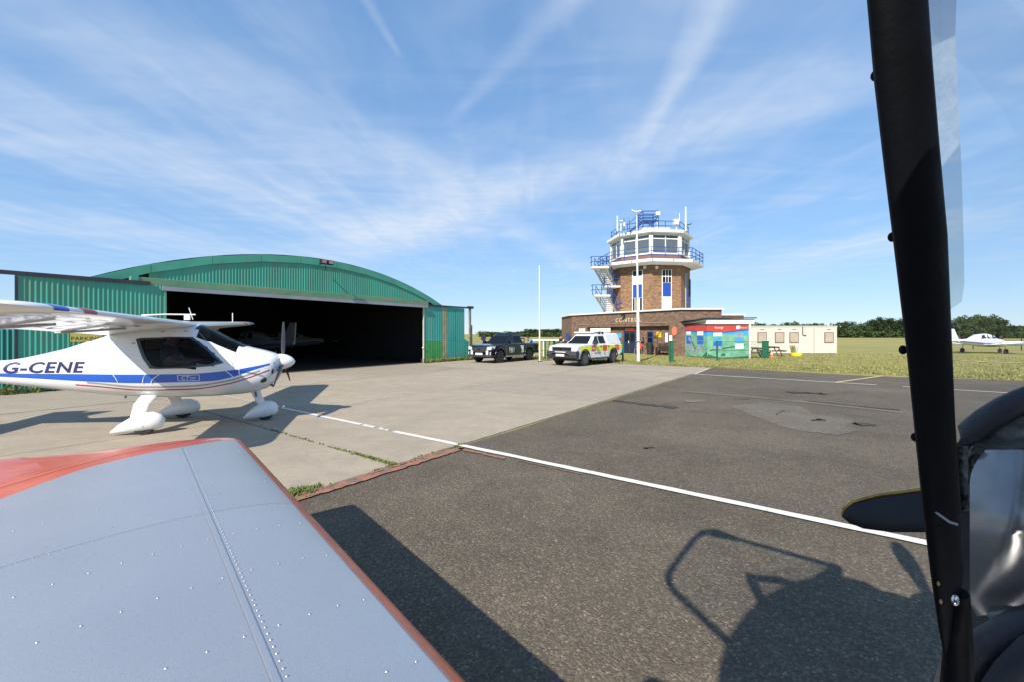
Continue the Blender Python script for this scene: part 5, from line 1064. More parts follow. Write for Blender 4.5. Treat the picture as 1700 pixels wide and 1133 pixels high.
# cabin tub, open at the top
def tub(f, hw_, ztop, zb, lc=.36): return [A(f, lc-hw_, ztop), A(f, lc-hw_*1.02, (ztop+zb)/2), A(f, lc-hw_*.75, zb), A(f, lc+hw_*.75, zb), A(f, lc+hw_*1.02, (ztop+zb)/2), A(f, lc+hw_, ztop)]
O_(MB().loft([tub(1.75, .42, 1.32, .78), tub(1.3, .46, 1.1, .66), tub(.8, .48, 1.06, .62), tub(-.2, .48, 1.08, .62), tub(-.75, .46, 1.2, .64), tub(-1.3, .4, 1.55, .7)], caps=False, closed=False), 'cabin_side', M_silver, smooth=40)
O_(MB().loft([fsec(*q) for q in ((-1.2, 1.2, .42, .46), (-2.2, 1.1, .3, .32), (-3.6, 1.05, .14, .17), (-4.6, 1.05, .05, .08))]), 'rear_fuselage', M_silver, smooth=50)
M_cloth = paint('dark_trim_cloth', (.035, .036, .045), .85, var=.2, scale=8, bmp=.4)
for l_ in (.12, .6):
    se = O_(MB().box(-.25, .25, -.2, .2, 0, .14).xf(Matrix.Translation(A(-.28, l_, .82)) @ Matrix.Rotation(math.atan2(.65, .76), 4, 'Z')), 'seat', M_cloth, bevel=.04)
    O_(MB().box(-.06, .06, -.2, .2, 0, .62).xf(Matrix.Translation(A(-.58, l_, .86)) @ Matrix.Rotation(math.atan2(.65, .76), 4, 'Z') @ Matrix.Rotation(R(-14), 4, 'Y')), 'seat_back', M_cloth, bevel=.05)
# propeller: three blades
HUB = A(2.33, .35, 1.33)
pr = bpy.data.objects.new('propeller', None); col.objects.link(pr); pr.parent = own
M_blade_k = paint('black_blade', (.018, .018, .019), .5, var=.2, scale=6, spec=.3); M_brass = paint('brass_edge', (.42, .22, .04), .35, metal=.5, var=.3, scale=20)
for ang in (-112, 8, 128):                          # clockwise from straight up, seen from the seat
    d = RGT*math.sin(R(ang))+Vector((0, 0, math.cos(R(ang)))); sd = d.cross(HDG).normalized(); rings = []; edge = []
    sd = -sd if ang == -112 and sd.z < 0 else sd
    for r, w_, tw in ((.06, .07, 60), (.18, .1, 45), (.4, .145, 32), (.6, .155, 24), (.75, .14, 20), (.84, .105, 18), (.885, .055, 17), (.9, .012, 17)):
        u_ = (sd*math.cos(R(tw))+HDG*math.sin(R(tw))); n_ = u_.cross(d); c_ = HUB+d*r
        rings.append([c_+u_*w_/2*math.cos(a)+n_*.014*math.sin(a) for a in (2*math.pi*i/12 for i in range(12))]); edge.append(c_+u_*(w_/2+.002))
    bl = O_(MB().loft(rings), 'propeller_blade', M_blade_k, pr, smooth=50); O_(MB().tube(edge[2:], [.008, .009, .009, .009, .008, .005], 6), 'brass_edging', M_brass, bl, smooth=60)
O_(MB().loft([[HUB+HDG*x+RGT*r*math.cos(a)+Vector((0, 0, r*math.sin(a))) for a in (2*math.pi*i/20 for i in range(20))] for x, r in ((-.06, .12), (.06, .12), (.18, .08), (.26, .01))]), 'spinner', M_ored, pr, smooth=50)
# windscreen post (the dark upright on the right), hoop and roof spine
def fpt(px, py, f): k = (px-CX)/F; d = f/(.76*k+.65); return Vector((k*d, d, H+(HY-py)/F*d)), d
post = [(1482, -120, .72, 46), (1488, -20, .74, 46), (1499, 120, .78, 45), (1513, 260, .82, 43), (1528, 400, .87, 41), (1541, 560, .93, 35), (1551, 700, .98, 31), (1562, 830, 1.03, 29), (1572, 950, 1.08, 25), (1572, 1040, 1.12, 13), (1573, 1092, 1.14, 5)]
M_postk = paint('shade_black_post', (.0025, .003, .005), .6, spec=.12, var=.3, scale=12, bmp=.15, bscale=60)  # black post, darkened further so its colour carries the roof's shade
pp = [fpt(*q[:3]) for q in post]
O_(MB().tube([p for p, d in pp], [q[3]*d/F for q, (p, d) in zip(post, pp)], 14, .55, (0, 1, 0)), 'windscreen_post', M_postk, smooth=60)
pend = pp[0][0]
O_(MB().tube([pend, A(.66, -.05, 2.37), A(.7, .12, 2.43), A(.75, .35, 2.44), A(.75, .6, 2.4), A(.9, .78, 2.2), A(1.2, .84, 1.5), A(1.25, .84, 1.1)], .035, 8), 'windscreen_hoop', M_postk, smooth=60)
for (px, py, f) in ((1453, 125, .78), (1481, 393, .87), (1499, 582, .935), (1519, 727, .985)):
    p, d = fpt(px, py, f); O_(MB().sphere(p, .0055, .0055, .0075, 10, 8), 'screw_head', M_postk, smooth=60)
p0, d0 = fpt(1540, 842, 1.02); p1, d1 = fpt(1590, 872, 1.0); O_(MB().tube([p0, p0.lerp(p1, .5)+Vector((0, -.012, -.006)), p1], .0022, 5), 'wire', M_galv)
# lower fitting of the post: worn gold catch
M_gold = paint('worn_brass', (.35, .24, .08), .5, metal=.4, var=.6, scale=90)
for (px, py) in ((1548, 905), (1553, 945), (1558, 970), (1562, 1000)):
    p, d = fpt(px, py, 1.06); O_(MB().sphere(p, .0022, .002, .0045, 8, 6), 'catch_rivet', M_gold)
p, d = fpt(1586, 998, 1.0); O_(MB().sphere(p, .006, .004, .009, 10, 8), 'bright_stud', M_chrome, smooth=60)
a_, _ = fpt(1592, 985, 1.1); b_, _ = fpt(1591, 1060, 1.14); c_, _ = fpt(1588, 1170, 1.16)
O_(MB().tube([a_, b_, c_], [.014, .019, .024], 8), 'door_seal', M_postk, smooth=60)
# windscreen of clear plastic with its bonded edge
def screen_mat():
    m, nt, b = mk('clear_plastic'); nt.nodes.remove(b)
    tr = nn(nt, 'ShaderNodeBsdfTransparent'); tr.inputs[0].default_value = (.93, .945, .95, 1); gl = nn(nt, 'ShaderNodeBsdfGlossy'); gl.inputs['Roughness'].default_value = .06; df = nn(nt, 'ShaderNodeBsdfDiffuse'); df.inputs[0].default_value = (.75, .77, .78, 1)
    m1 = nn(nt, 'ShaderNodeMixShader'); m1.inputs[0].default_value = .035; nt.links.new(tr.outputs[0], m1.inputs[1]); nt.links.new(gl.outputs[0], m1.inputs[2])
    hz_ = nn(nt, 'ShaderNodeMapRange'); nt.links.new(tnoise(nt, 3, 6, .7), hz_.inputs[0]); hz_.inputs['To Min'].default_value = .02; hz_.inputs['To Max'].default_value = .09
    m2 = nn(nt, 'ShaderNodeMixShader'); nt.links.new(hz_.outputs[0], m2.inputs[0]); nt.links.new(m1.outputs[0], m2.inputs[1]); nt.links.new(df.outputs[0], m2.inputs[2]); nt.links.new(m2.outputs[0], nt.nodes['Material Output'].inputs[0]); return m
M_screen = screen_mat()
def bond_mat():
    m, nt, b = mk('milky_sealant'); nt.nodes.remove(b); tr = nn(nt, 'ShaderNodeBsdfTransparent'); tr.inputs[0].default_value = (.86, .87, .86, 1); pb = nn(nt, 'ShaderNodeBsdfPrincipled'); pb.inputs['Base Color'].default_value = (.62, .65, .64, 1); pb.inputs['Roughness'].default_value = .25
    bump(nt, pb, tnoise(nt, 25, 4, .6, stretch=(1, 1, .4)), .7, .02); mx = nn(nt, 'ShaderNodeMixShader'); mr = nn(nt, 'ShaderNodeMapRange'); nt.links.new(tnoise(nt, 12, 4, .6), mr.inputs[0]); mr.inputs['To Min'].default_value = .1; mr.inputs['To Max'].default_value = .42
    nt.links.new(mr.outputs[0], mx.inputs[0]); nt.links.new(tr.outputs[0], mx.inputs[1]); nt.links.new(pb.outputs[0], mx.inputs[2]); nt.links.new(mx.outputs[0], nt.nodes['Material Output'].inputs[0]); return m
strip_ = [(1533, 1590, -60, .80), (1545, 1586, 60, .83), (1552, 1592, 180, .86), (1560, 1597, 300, .89), (1566, 1600, 400, .92), (1570, 1601, 470, .945), (1572, 1597, 500, .955), (1574, 1580, 512, .96)]
O_(MB().loft([[fpt(a+(b-a)*i/3, y, f+.004*i)[0] for i in range(4)] for a, b, y, f in strip_], caps=False, closed=False), 'sealant_strip', bond_mat(), smooth=60)
# padded arch of the instrument coaming, seen through the screen
arc_px = [(1584, 850), (1586, 800), (1594, 752), (1612, 720), (1640, 697), (1672, 678), (1700, 666), (1740, 652)]
M_pad = paint('navy_padded_edge', (.025, .026, .036), .55, var=.15, scale=20, bmp=.2, bscale=80)
pad = [fpt(x, y, 1.45)[0] for x, y in arc_px]+[A(1.45, .2, 1.745), A(1.45, .4, 1.755), A(1.45, .6, 1.7), A(1.45, .76, 1.55), A(1.45, .8, 1.4)]
O_(MB().tube(pad, .026, 12), 'coaming_edge', M_pad, smooth=60)
def leather():
    m, nt, b = mk('creased_leather'); n1 = tnoise(nt, 16, 6, .6, stretch=(1, 1, 2.5), dist=1.2)
    nt.links.new(ramp(nt, n1, [(.3, (.09, .09, .09)), (.7, (.24, .235, .22))]), b.inputs['Base Color']); b.inputs['Roughness'].default_value = .42; bump(nt, b, n1, 1.0, .05); return m
M_leather = leather()
inner = [p+Vector((0, 0, -.022)) for p in pad]
O_(MB().loft([[p.lerp(Vector((A(1.38, .35, 1.25))), q)+HDG*(-.10*math.sin(q*3.1)*.5)+Vector((0, 0, .008*math.sin(i*2.3+q*21))) for q in (0, .06, .12, .2, .3)] for i, p in enumerate(inner)], caps=False, closed=False), 'coaming_cover', M_leather, smooth=60)
rs_ = random.Random(9); crk = [[rs_.uniform(-.012, .012) for _ in range(9)] for _ in range(18)]
O_(MB().loft([[fpt(1583+(1622-1583)*q/8+(6 if r > 12 else 0), 742+(850-742)*r/17, 1.395+crk[r][q]+.02*math.sin(q*.8))[0] for q in range(9)] for r in range(18)], caps=False, closed=False), 'side_gusset', M_leather, smooth=70)
M_gloss = paint('glossy_panel', (.27, .275, .28), .24, metal=.5, var=.3, scale=5)
def cover(i, j):
    x = 1610+190*i; y = 748+278*j; x += 16*max(0, (j-.93)/.07)*(i < .01)+26*max(0, 1-i*4)*max(0, 1-j*5)**2; y -= 26*i*(j > .5); k = math.sin(math.pi*min(1, j*1.02))
    return fpt(x, y, 1.375-.075*k-.03*math.sin(math.pi*min(1, i*1.3)))[0]
O_(MB().grid(cover, 16, 22), 'instrument_cover', M_gloss, smooth=80)
O_(MB().tube([cover(q/6, 1)+HDG*(-.004) for q in range(1, 7)], .006, 6), 'cover_rim', paint('grey_rim', (.2, .2, .19), .4), smooth=60)
lo = [(1590, 800), (1800, 800), (1800, 1400), (1590, 1400)]
O_(MB().add([fpt(x, y, 1.42)[0] for x, y in lo], [(0, 1, 2, 3)]), 'instrument_panel', M_cloth)
O_(MB().tube([fpt(x, y, 1.30)[0] for x, y in ((1600, 1120), (1640, 1072), (1700, 1040), (1800, 1010))], .03, 8), 'panel_roll', M_pad, smooth=60); O_(MB().tube([fpt(x, y, 1.26)[0] for x, y in ((1640, 1180), (1680, 1120), (1720, 1080), (1800, 1050))], .025, 8), 'panel_roll', M_cloth, smooth=60)
hoop = [pp[i][0] for i in (0, 2, 4, 5, 6, 7)]; base_ = [fpt(2300, -300, 1.3)[0], fpt(2000, 400, 1.5)[0], fpt(1780, 625, 1.5)[0], fpt(1712, 657, 1.5)[0], fpt(1648, 690, 1.5)[0], fpt(1602, 728, 1.5)[0]]
O_(MB().loft([[h_.lerp(b_, q)+RGT*(-.02*math.sin(q*3.14)) for q in (.04, .2, .4, .6, .8, 1)] for h_, b_ in zip(hoop, base_)], caps=False, closed=False), 'windscreen', M_screen, smooth=80)
# the door on this side swung up overhead
gd = bpy.data.objects.new('cabin_door', None); col.objects.link(gd); gd.parent = own; gd['label'] = 'clear cabin door swung up above the seat'
DA, DD, DC, DB = Vector((.03, -.08, 2.25)), Vector((1.25, .72, 2.27)), Vector((.145, .643, 2.9)), Vector((-.445, -.054, 2.8))
def rounded(pts, q=.22, n=5):
    out = [pts[0]]
    for a, b, c in zip(pts[:-2], pts[1:-1], pts[2:]):
        p, r = b.lerp(a, q), b.lerp(c, q)
        out += [p.lerp(b, t/n).lerp(b.lerp(r, t/n), t/n) for t in range(n+1)]
    return out+[pts[-1]]
O_(MB().tube(rounded([DA, DB, DC, DD]), .026, 8), 'door_frame', M_postk, gd, smooth=60); O_(MB().tube([DA, DD], .04, 8), 'hinge_bar', M_postk, gd, smooth=60)
O_(MB().tube([DC.lerp(DB, .06), DC.lerp(DD, .12), DC.lerp(DD, .3)], [.02, .06, .03], 8), 'door_latch', M_postk, gd, smooth=60)
O_(MB().quad(DA, DD, DC, DB), 'door_glazing', M_screen, gd)
rf = [A(.3+1.0*math.cos(a), .46+.42*math.sin(a), 2.27-.12*(math.sin(a) > 0)*math.sin(a)) for a in (2*math.pi*i/28 for i in range(28))]
O_(MB().add(rf+[p+Vector((0, 0, .03)) for p in rf], [tuple(range(28)), tuple(reversed(range(28, 56)))]+[(i, (i+1) % 28, 28+(i+1) % 28, 28+i) for i in range(28)]), 'roof_occluder', M_silver)  # unseen opaque roof panel, added and rounded to fill out the ground shadow
O_(MB().loft([[A(-.75, .36+.42*math.cos(a), 1.15+.85*math.sin(a)) for a in (math.pi*i/10 for i in range(11))], [A(-1.5, .36+.3*math.cos(a), 1.15+.4*math.sin(a)) for a in (math.pi*i/10 for i in range(11))]], caps=False, closed=False), 'rear_canopy', M_silver, smooth=60)
O_(MB().tube([A(-.7, .36, 1.9), A(-.5, .3, 2.2), DA, DD, A(1.25, .3, 2.2), A(.8, .33, 2.43)], .04, 8), 'roof_spine', M_postk, smooth=60)
# ================================================================== people
M_hair = paint('dark_hair', (.02, .015, .012), .7)
def person(name, label, loc, rz, joints, top, legs, skin_c, hair=M_hair, headset=False, hat=None):
    """one skinned body; joints: dict of points in the body's own frame (x forward, y left)"""
    t = thing(name, label, 'person', loc, rz); J = joints
    order = list(J); idx = {k: i for i, k in enumerate(order)}
    edges = [('pelvis', 'waist'), ('waist', 'chest'), ('chest', 'neck'), ('neck', 'head'), ('head', 'crown')]
    rad = dict(pelvis=.145, waist=.135, chest=.15, neck=.055, head=.09, crown=.075)
    for s in 'lr':
        edges += [('chest', s+'sh'), (s+'sh', s+'el'), (s+'el', s+'wr'), (s+'wr', s+'hand'), ('pelvis', s+'hip'), (s+'hip', s+'kn'), (s+'kn', s+'an'), (s+'an', s+'toe')]
        rad.update({s+'sh': .065, s+'el': .045, s+'wr': .032, s+'hand': .04, s+'hip': .088, s+'kn': .062, s+'an': .045, s+'toe': .04})
    me = bpy.data.meshes.new('body'); me.from_pydata([J[k] for k in order], [(idx[a], idx[b]) for a, b in edges], []); me.update()
    for mt in (top, legs, skin_c, M_black): me.materials.append(mt)
    o = bpy.data.objects.new('body', me); col.objects.link(o)
    sk = o.modifiers.new('skin', 'SKIN'); sb = o.modifiers.new('smooth', 'SUBSURF'); sb.levels = sb.render_levels = 2
    for k in order: me.skin_vertices[0].data[idx[k]].radius = (rad[k],)*2
    me.skin_vertices[0].data[idx['pelvis']].use_root = True
    dg = bpy.context.evaluated_depsgraph_get(); dg.update(); ne = bpy.data.meshes.new_from_object(o.evaluated_get(dg)); bpy.data.objects.remove(o)
    if len(ne.materials) == 0:
        for mt in (top, legs, skin_c, M_black): ne.materials.append(mt)
    pts = {k: Vector(J[k]) for k in order}
    segs = [(pts[a], pts[b], a, b) for a, b in edges]
    for p in ne.polygons:
        c = p.center; best = None
        for a, b, ka, kb in segs:
            ab = b-a; q = max(0, min(1, (c-a).dot(ab)/max(ab.length_squared, 1e-9))); d = (c-(a+ab*q)).length
            if best is None or d < best[0]: best = (d, ka, kb, q)
        _, ka, kb, q = best
        if kb in ('head', 'crown') or (ka == 'chest' and kb == 'neck' and q > .75): i = 2
        elif kb[1:] in ('wr', 'hand') or (kb[1:] == 'el' and q > .6): i = 2
        elif kb[1:] == 'toe' or (kb[1:] == 'an' and q > .9): i = 3
        elif kb[1:] in ('kn', 'an', 'hip') or kb == 'waist' and q < .3: i = 1
        else: i = 0
        p.material_index = i; p.use_smooth = True
    b = bpy.data.objects.new('body', ne); col.objects.link(b); b.parent = t
    hd_ = pts['head']; cr = pts['crown']; c = hd_.lerp(cr, .5); upv = (cr-hd_).normalized()
    MB().sphere(c+upv*.02+Vector((-.018, 0, .012)), .105, .092, .115, 14, 10).build('hair', hair, b, 60)
    MB().sphere(c+Vector((.03, 0, -.035)), .085, .074, .105, 14, 10).build('face', skin_c, b, 60)
    MB().sphere(c+Vector((.118, 0, -.03)), .016, .013, .022, 8, 6).build('nose', skin_c, b, 60)
    for s in (-1, 1):
        MB().sphere(c+Vector((0, s*.086, -.02)), .022, .012, .032, 8, 6).build('ear', skin_c, b, 60); MB().sphere(c+Vector((.104, s*.032, -.008)), .008, .012, .007, 8, 6).build('eye', M_black, b, 60)
    MB().box(.1, .108, -.022, .022, -.084, -.078, Matrix.Translation(c)).build('mouth', paint('lip', (.3, .1, .08), .6), b)
    for s in 'lr':
        w_ = pts[s+'wr']; h_ = pts[s+'hand']; d = (h_-w_).normalized(); sdv = d.cross(Vector((0, 0, 1)) if abs(d.z) < .9 else Vector((1, 0, 0))).normalized()
        for k in range(4): MB().tube([h_+sdv*(.022*k-.033), h_+sdv*(.024*k-.036)+d*.05, h_+sdv*(.022*k-.033)+d*(.075+(.012 if k in (1, 2) else 0))+Vector((0, 0, -.012))], [.011, .010, .008], 6).build('finger', skin_c, b, 60)
        MB().tube([h_-sdv*.03-d*.02, h_-sdv*.06+d*.015, h_-sdv*.06+d*.045], [.013, .012, .009], 6).build('thumb', skin_c, b, 60)
    if headset:
        MB().tube([c+Vector((0, .1*math.cos(a), .02+.125*math.sin(a))) for a in (math.pi*i/10 for i in range(11))], .012, 6).build('headset_band', M_black, b, 60)
        for s in (-1, 1): MB().sphere(c+Vector((0, s*.105, -.01)), .04, .022, .05, 12, 8).build('ear_cup', M_metal_w, b, 60)
    return t
def standing(**kw):
    J = dict(pelvis=(0, 0, .94), waist=(0, 0, 1.1), chest=(0, 0, 1.34), neck=(0, 0, 1.5), head=(.015, 0, 1.6), crown=(.02, 0, 1.71))
    for s, k in (('l', 1), ('r', -1)): J.update({s+'sh': (0, k*.19, 1.42), s+'el': (-.02, k*.25, 1.14), s+'wr': (.06, k*.25, .9), s+'hand': (.08, k*.25, .82), s+'hip': (0, k*.1, .86), s+'kn': (.02, k*.11, .48), s+'an': (-.02, k*.11, .08), s+'toe': (.14, k*.13, .045)})
    J.update(kw); return J
M_navytop = paint('navy_shirt', (.015, .017, .03), .85); M_jeans = paint('dark_trousers', (.03, .035, .05), .9); M_skin = paint('skin', (.46, .24, .16), .55); M_jacket = paint('bright_blue_jacket', (.02, .28, .62), .6); M_grey = paint('grey_shirt', (.1, .1, .11), .85)
p = G(931, 594); person('person', 'person in a dark shirt with one arm raised behind the white rescue pickup', p, R(20), standing(lel=(.15, .34, 1.38), lwr=(.2, .3, 1.6), lhand=(.2, .28, 1.68)), M_navytop, M_jeans, M_skin)
p = G(884, 595); person('person', 'person in a bright blue jacket bending over behind the black pickup', p, R(200), standing(chest=(.16, 0, 1.28), neck=(.26, 0, 1.4), head=(.33, 0, 1.46), crown=(.4, 0, 1.55), lsh=(.18, .2, 1.36), rsh=(.18, -.2, 1.36), lel=(.36, .26, 1.16), rel=(.36, -.26, 1.16), lwr=(.5, .2, 1.05), rwr=(.5, -.2, 1.05), lhand=(.56, .18, 1.03), rhand=(.56, -.18, 1.03)), M_jacket, M_jeans, M_skin)
seatJ = dict(pelvis=(0, 0, 0), waist=(-.03, 0, .16), chest=(-.06, 0, .38), neck=(-.05, 0, .54), head=(-.02, 0, .63), crown=(-.01, 0, .74))
for s, k in (('l', 1), ('r', -1)): seatJ.update({s+'sh': (-.05, k*.19, .46), s+'el': (.08, k*.23, .22), s+'wr': (.3, k*.15, .2), s+'hand': (.37, k*.12, .22), s+'hip': (.04, k*.1, 0), s+'kn': (.44, k*.12, .1), s+'an': (.62, k*.12, -.16), s+'toe': (.74, k*.12, -.14)})
cp = Matrix.Translation(CTO) @ Matrix.Rotation(TH, 4, 'Z') @ Vector((.22, -.22, 1.03)); person('person', 'pilot in dark clothes with a headset sitting in the white high-wing aeroplane', cp, TH, dict(seatJ), M_grey, M_jeans, M_skin, paint('brown_hair', (.16, .08, .04), .7), True)
op = A(-.28, .12, .97); leanJ = dict(seatJ)
for k in ('chest', 'neck', 'head', 'crown', 'lsh', 'rsh'):
    q = leanJ[k]; leanJ[k] = (q[0]+.02*q[2], q[1]+.46*q[2]-.02, q[2]*1.28)
leanJ['lel'] = (-.06, .36, .4); leanJ['lwr'] = (-.02, .2, .34); leanJ['lhand'] = (.0, .12, .34)
person('person', 'photographer in the silver aeroplane, seen as a head shadow at the bottom edge', op, math.atan2(.65, .76), leanJ, M_navytop, M_jeans, M_skin, headset=True)

# ================================================================== poles, posts and small things
M_pole = paint('cream_pole_paint', (.66, .63, .52), .5, var=.06, scale=2)
b0_ = G(896, 602); fp = thing('flagpole', 'slim white flagpole between the black pickup and the rescue pickup', 'pole', b0_)
MB().cyl((0, 0, 0), (-.02, 0, 6.0), .055, .035, 10).build('shaft', M_pole, fp, 50); MB().sphere((-.02, 0, 6.03), .05).build('finial', M_pole, fp, 50); MB().box(-.12, .12, -.12, .12, 0, .06).build('base_plate', M_dark, fp)
b1_ = G(1060, 602.5); tp = at(1057, 352, 26.5); wm = thing('wind_mast', 'tall cream mast with a wind sensor standing in front of the control tower', 'pole', b1_)
d_ = tp-b1_; MB().cyl((0, 0, 0), d_*.42, .105, .085, 12).build('shaft', M_pole, wm, 50); MB().cyl(d_*.42, d_*.86, .062, .05, 12).build('shaft', M_metal_w, wm, 50); MB().cyl(d_*.86, d_, .03, .02, 10).build('shaft', M_metal_w, wm, 50)
MB().box(-.14, .14, -.14, .14, 1.25, 1.36).xf(Matrix.Translation(d_*.14-Vector((0, 0, d_.z*.14)))).build('junction_box', M_galv, wm, bevel=.02); MB().box(-.15, .15, -.15, .15, 0, .05).build('base_plate', M_dark, wm)
vn = MB().tube([d_+Vector(v) for v in ((-.3, 0, .2), (-.27, 0, .1), (0, 0, .03), (.27, 0, .1), (.3, 0, .2))], [.035, .04, .05, .04, .035], 8).build('wind_sensor', M_metal_w, wm, 60); MB().cyl(d_+Vector((0, 0, -.12)), d_+Vector((0, 0, .03)), .07, n=10).build('sensor_base', M_galv, vn, 50)
M_gpost = paint('green_post_paint', (.015, .115, .06), .5, var=.2)
def gpost(px, py, top, r, label):
    b_ = G(px, py); h_ = H-(top-HY)/F*b_.y; t = thing('fence_post', label, 'post', b_, 0, 'green fence posts'); MB().box(-r, r, -r, r, 0, h_).build('shaft', M_gpost, t, bevel=.01); MB().box(-r*1.15, r*1.15, -r*1.15, r*1.15, h_, h_+.03).build('cap', M_gpost, t); return t, h_
t, h_ = gpost(1115, 602, 567.5, .1, 'thick green fence post in front of the tower bench'); MB().box(-.16, -.12, -.05, .05, 0, h_-.05).build('brace', M_gpost, t)
gpost(1190.5, 600, 567, .045, 'slim green fence post standing before the printed porch'); gpost(1034, 600.5, 570, .05, 'slim dark green post behind the tail of the rescue pickup')
gpost(905, 598, 566, .05, 'green fence post nearest the white flagpole'); gpost(919.5, 598, 566, .07, 'green fence post left of the person in the dark shirt'); gpost(912, 597, 567, .045, 'green fence post between two others left of the rescue pickup')
def fence(a, b, zt, label, nm='mesh_fence'):
    t = thing(nm, label, 'fence', a); d = b-a
    for z in (.12, zt/2, zt): MB().cyl(Vector((0, 0, z)), d+Vector((0, 0, z)), .014, n=5).build('rail', M_gpost, t)
    n = int(d.length/.1)
    m = MB()
    for i in range(n+1): m.bar(d*(i/n)+Vector((0, 0, .1)), d*(i/n)+Vector((0, 0, zt)), .006, .006)
    m.build('wires', M_gpost, t)['kind'] = 'stuff'; return t
fence(G(1190.5, 600), G(1265, 597), 1.26, 'green wire fence in front of the printed porch'); fence(G(897, 598.5), G(921, 598), 1.25, 'green wire fence behind the white flagpole')
g0 = G(1264.5, 596); ga = thing('green_gate', 'dark green gate standing open beside the picnic table', 'gate', g0)
for i in range(7): MB().box(.02+.07*i, .075+.07*i, -.02, .02, .06, 1.28).build('gate_slat', M_gpost, ga)
for z in (.15, .7, 1.2): MB().box(0, .53, -.035, -.02, z-.03, z+.03).build('gate_rail', M_gpost, ga)
g1 = G(926, 597); gb = thing('green_bin', 'green slatted enclosure left of the person in the dark shirt', 'enclosure', g1)
for i in range(7): MB().box(.0+.1*i-.3, .085+.1*i-.3, -.02, .02, .05, 1.2).build('slat', M_gpost, gb)
for z in (.2, 1.05): MB().box(-.32, .42, .02, .05, z-.03, z+.03).build('rail', M_gpost, gb)
# bench, bin, chair and picnic table by the tower
M_wood = paint('dark_bench_wood', (.05, .038, .03), .7, var=.25, scale=8); M_brownwood = paint('brown_table_wood', (.11, .065, .04), .75, var=.25, scale=6)
bp = RP(rs(1110), .45, 0); bench = thing('bench', 'dark wooden bench under the tower porch', 'bench', bp, math.atan2(FT.y, FT.x)+math.pi)
for y in (-.22, -.08, .06): MB().box(-.75, .75, y, y+.11, .42, .46).build('seat_slat', M_wood, bench)
for z in (.55, .7, .85): MB().box(-.75, .75, .2, .24, z, z+.1).build('back_slat', M_wood, bench)
for x in (-.7, .7):
    for y in (-.2, .2): MB().box(x-.04, x+.04, y-.04, y+.04, 0, .62 if y < 0 else .95).build('leg', M_wood, bench)
    MB().box(x-.04, x+.04, -.24, .24, .6, .65).build('arm_rest', M_wood, bench)
bp = RP(rs(1085), .5, 0); tb = thing('litter_bin', 'black tapered litter bin against the tower wall', 'bin', bp)
MB().loft([[Vector((r*math.cos(a), r*math.sin(a), z)) for a in (2*math.pi*i/16 for i in range(16))] for r, z in ((.2, 0), (.28, .8), (.3, .85), (.3, .95), (.24, .97))]).build('bin_body', M_trim, tb, 50); MB().cyl((0, 0, .97), (0, 0, 1.0), .2, n=16).build('lid', M_black, tb, 50)
bp = RP(rs(1066.5), .55, 0); ch = thing('garden_chair', 'red plastic chair beside the mast and the tower door', 'chair', bp, math.atan2(FN.y, FN.x)); M_redp = paint('red_plastic', (.62, .07, .03), .4)
MB().box(-.22, .24, -.23, .23, .42, .46).build('seat', M_redp, ch, bevel=.02); MB().box(-.25, -.21, -.23, .23, .46, .92).build('backrest', M_redp, ch, bevel=.02)
for x in (-.2, .2):
    for y in (-.2, .2): MB().cyl((x*1.15, y*1.1, 0), (x, y, .43), .018, n=6).build('leg', M_galv, ch)
for y in (-.24, .24): MB().box(-.22, .2, y-.02, y+.02, .64, .67).build('arm_rest', M_redp, ch)
sb_, zb_ = onplane(1068, 565, REC, FT); bell = thing('wall_ornament', 'dark round ornament on the brick wall right of the tower door', 'ornament', RP(sb_, .06, zb_-.25)); MB().sphere((0, 0, .2), .22, .1, .24, 12, 8).build('disc', paint('dark_brown_metal', (.07, .035, .03), .5), bell, 60); MB().sphere((0, -.06, .5), .08, .05, .08, 10, 6).build('boss', M_black, bell, 60)
def picnic(px, py, label, rz=0.0):
    t = thing('picnic_table', label, 'picnic table', G(px, py), rz, 'picnic tables')
    for i in range(5): MB().box(-.75, .75, -.36+.145*i, -.23+.145*i, .7, .74).build('top_plank', M_brownwood, t)
    for s in (-1, 1):
        for i in range(2): MB().box(-.75, .75, s*.72-.13+.135*i, s*.72-.005+.135*i, .42, .46).build('seat_plank', M_brownwood, t)
    for x in (-.55, .55):
        for s in (-1, 1): MB().bar((x, s*.3, .7), (x, s*.62, 0), .05, .1, (1, 0, 0)).build('leg', M_brownwood, t)
        MB().box(x-.025, x+.025, -.85, .85, .36, .42).build('cross_beam', M_brownwood, t); MB().box(x-.025, x+.025, -.36, .36, .64, .7).build('top_beam', M_brownwood, t)
    return t
picnic(1253, 595, 'brown picnic table left of the green gate', R(80)); picnic(1281, 592, 'brown picnic table right of the green gate in front of the cabin', R(75))
co = thing('traffic_cone', 'small orange cone beside the picnic table and the green gate', 'cone', G(1281, 594)); M_orng = paint('orange_plastic', (.75, .18, .03), .5)
MB().cyl((0, 0, .03), (0, 0, .5), .13, .03, 14).build('cone_body', M_orng, co, 50); MB().box(-.18, .18, -.18, .18, 0, .035).build('base', M_orng, co); MB().cyl((0, 0, .22), (0, 0, .34), .094, .068, 14).build('white_sleeve', M_plate, co, 50)
yb = thing('yellow_marker', 'low yellow marker tub on the grass in front of the cabin', 'marker', G(1322, 592.5)); MB().loft([[Vector((r*math.cos(a)*1.4, r*math.sin(a), z)) for a in (2*math.pi*i/14 for i in range(14))] for r, z in ((.28, 0), (.33, .2), (.33, .24), (.27, .22))]).build('tub', paint('yellow_plastic', (.7, .55, .05), .5), yb, 50); tufts('tub_weeds', [G(1317, 592)+Vector((random.uniform(-.15, .15), random.uniform(-.1, .1), .15)) for _ in range(20)], yb, M_blade, (.3, .8), None, .3, .02)
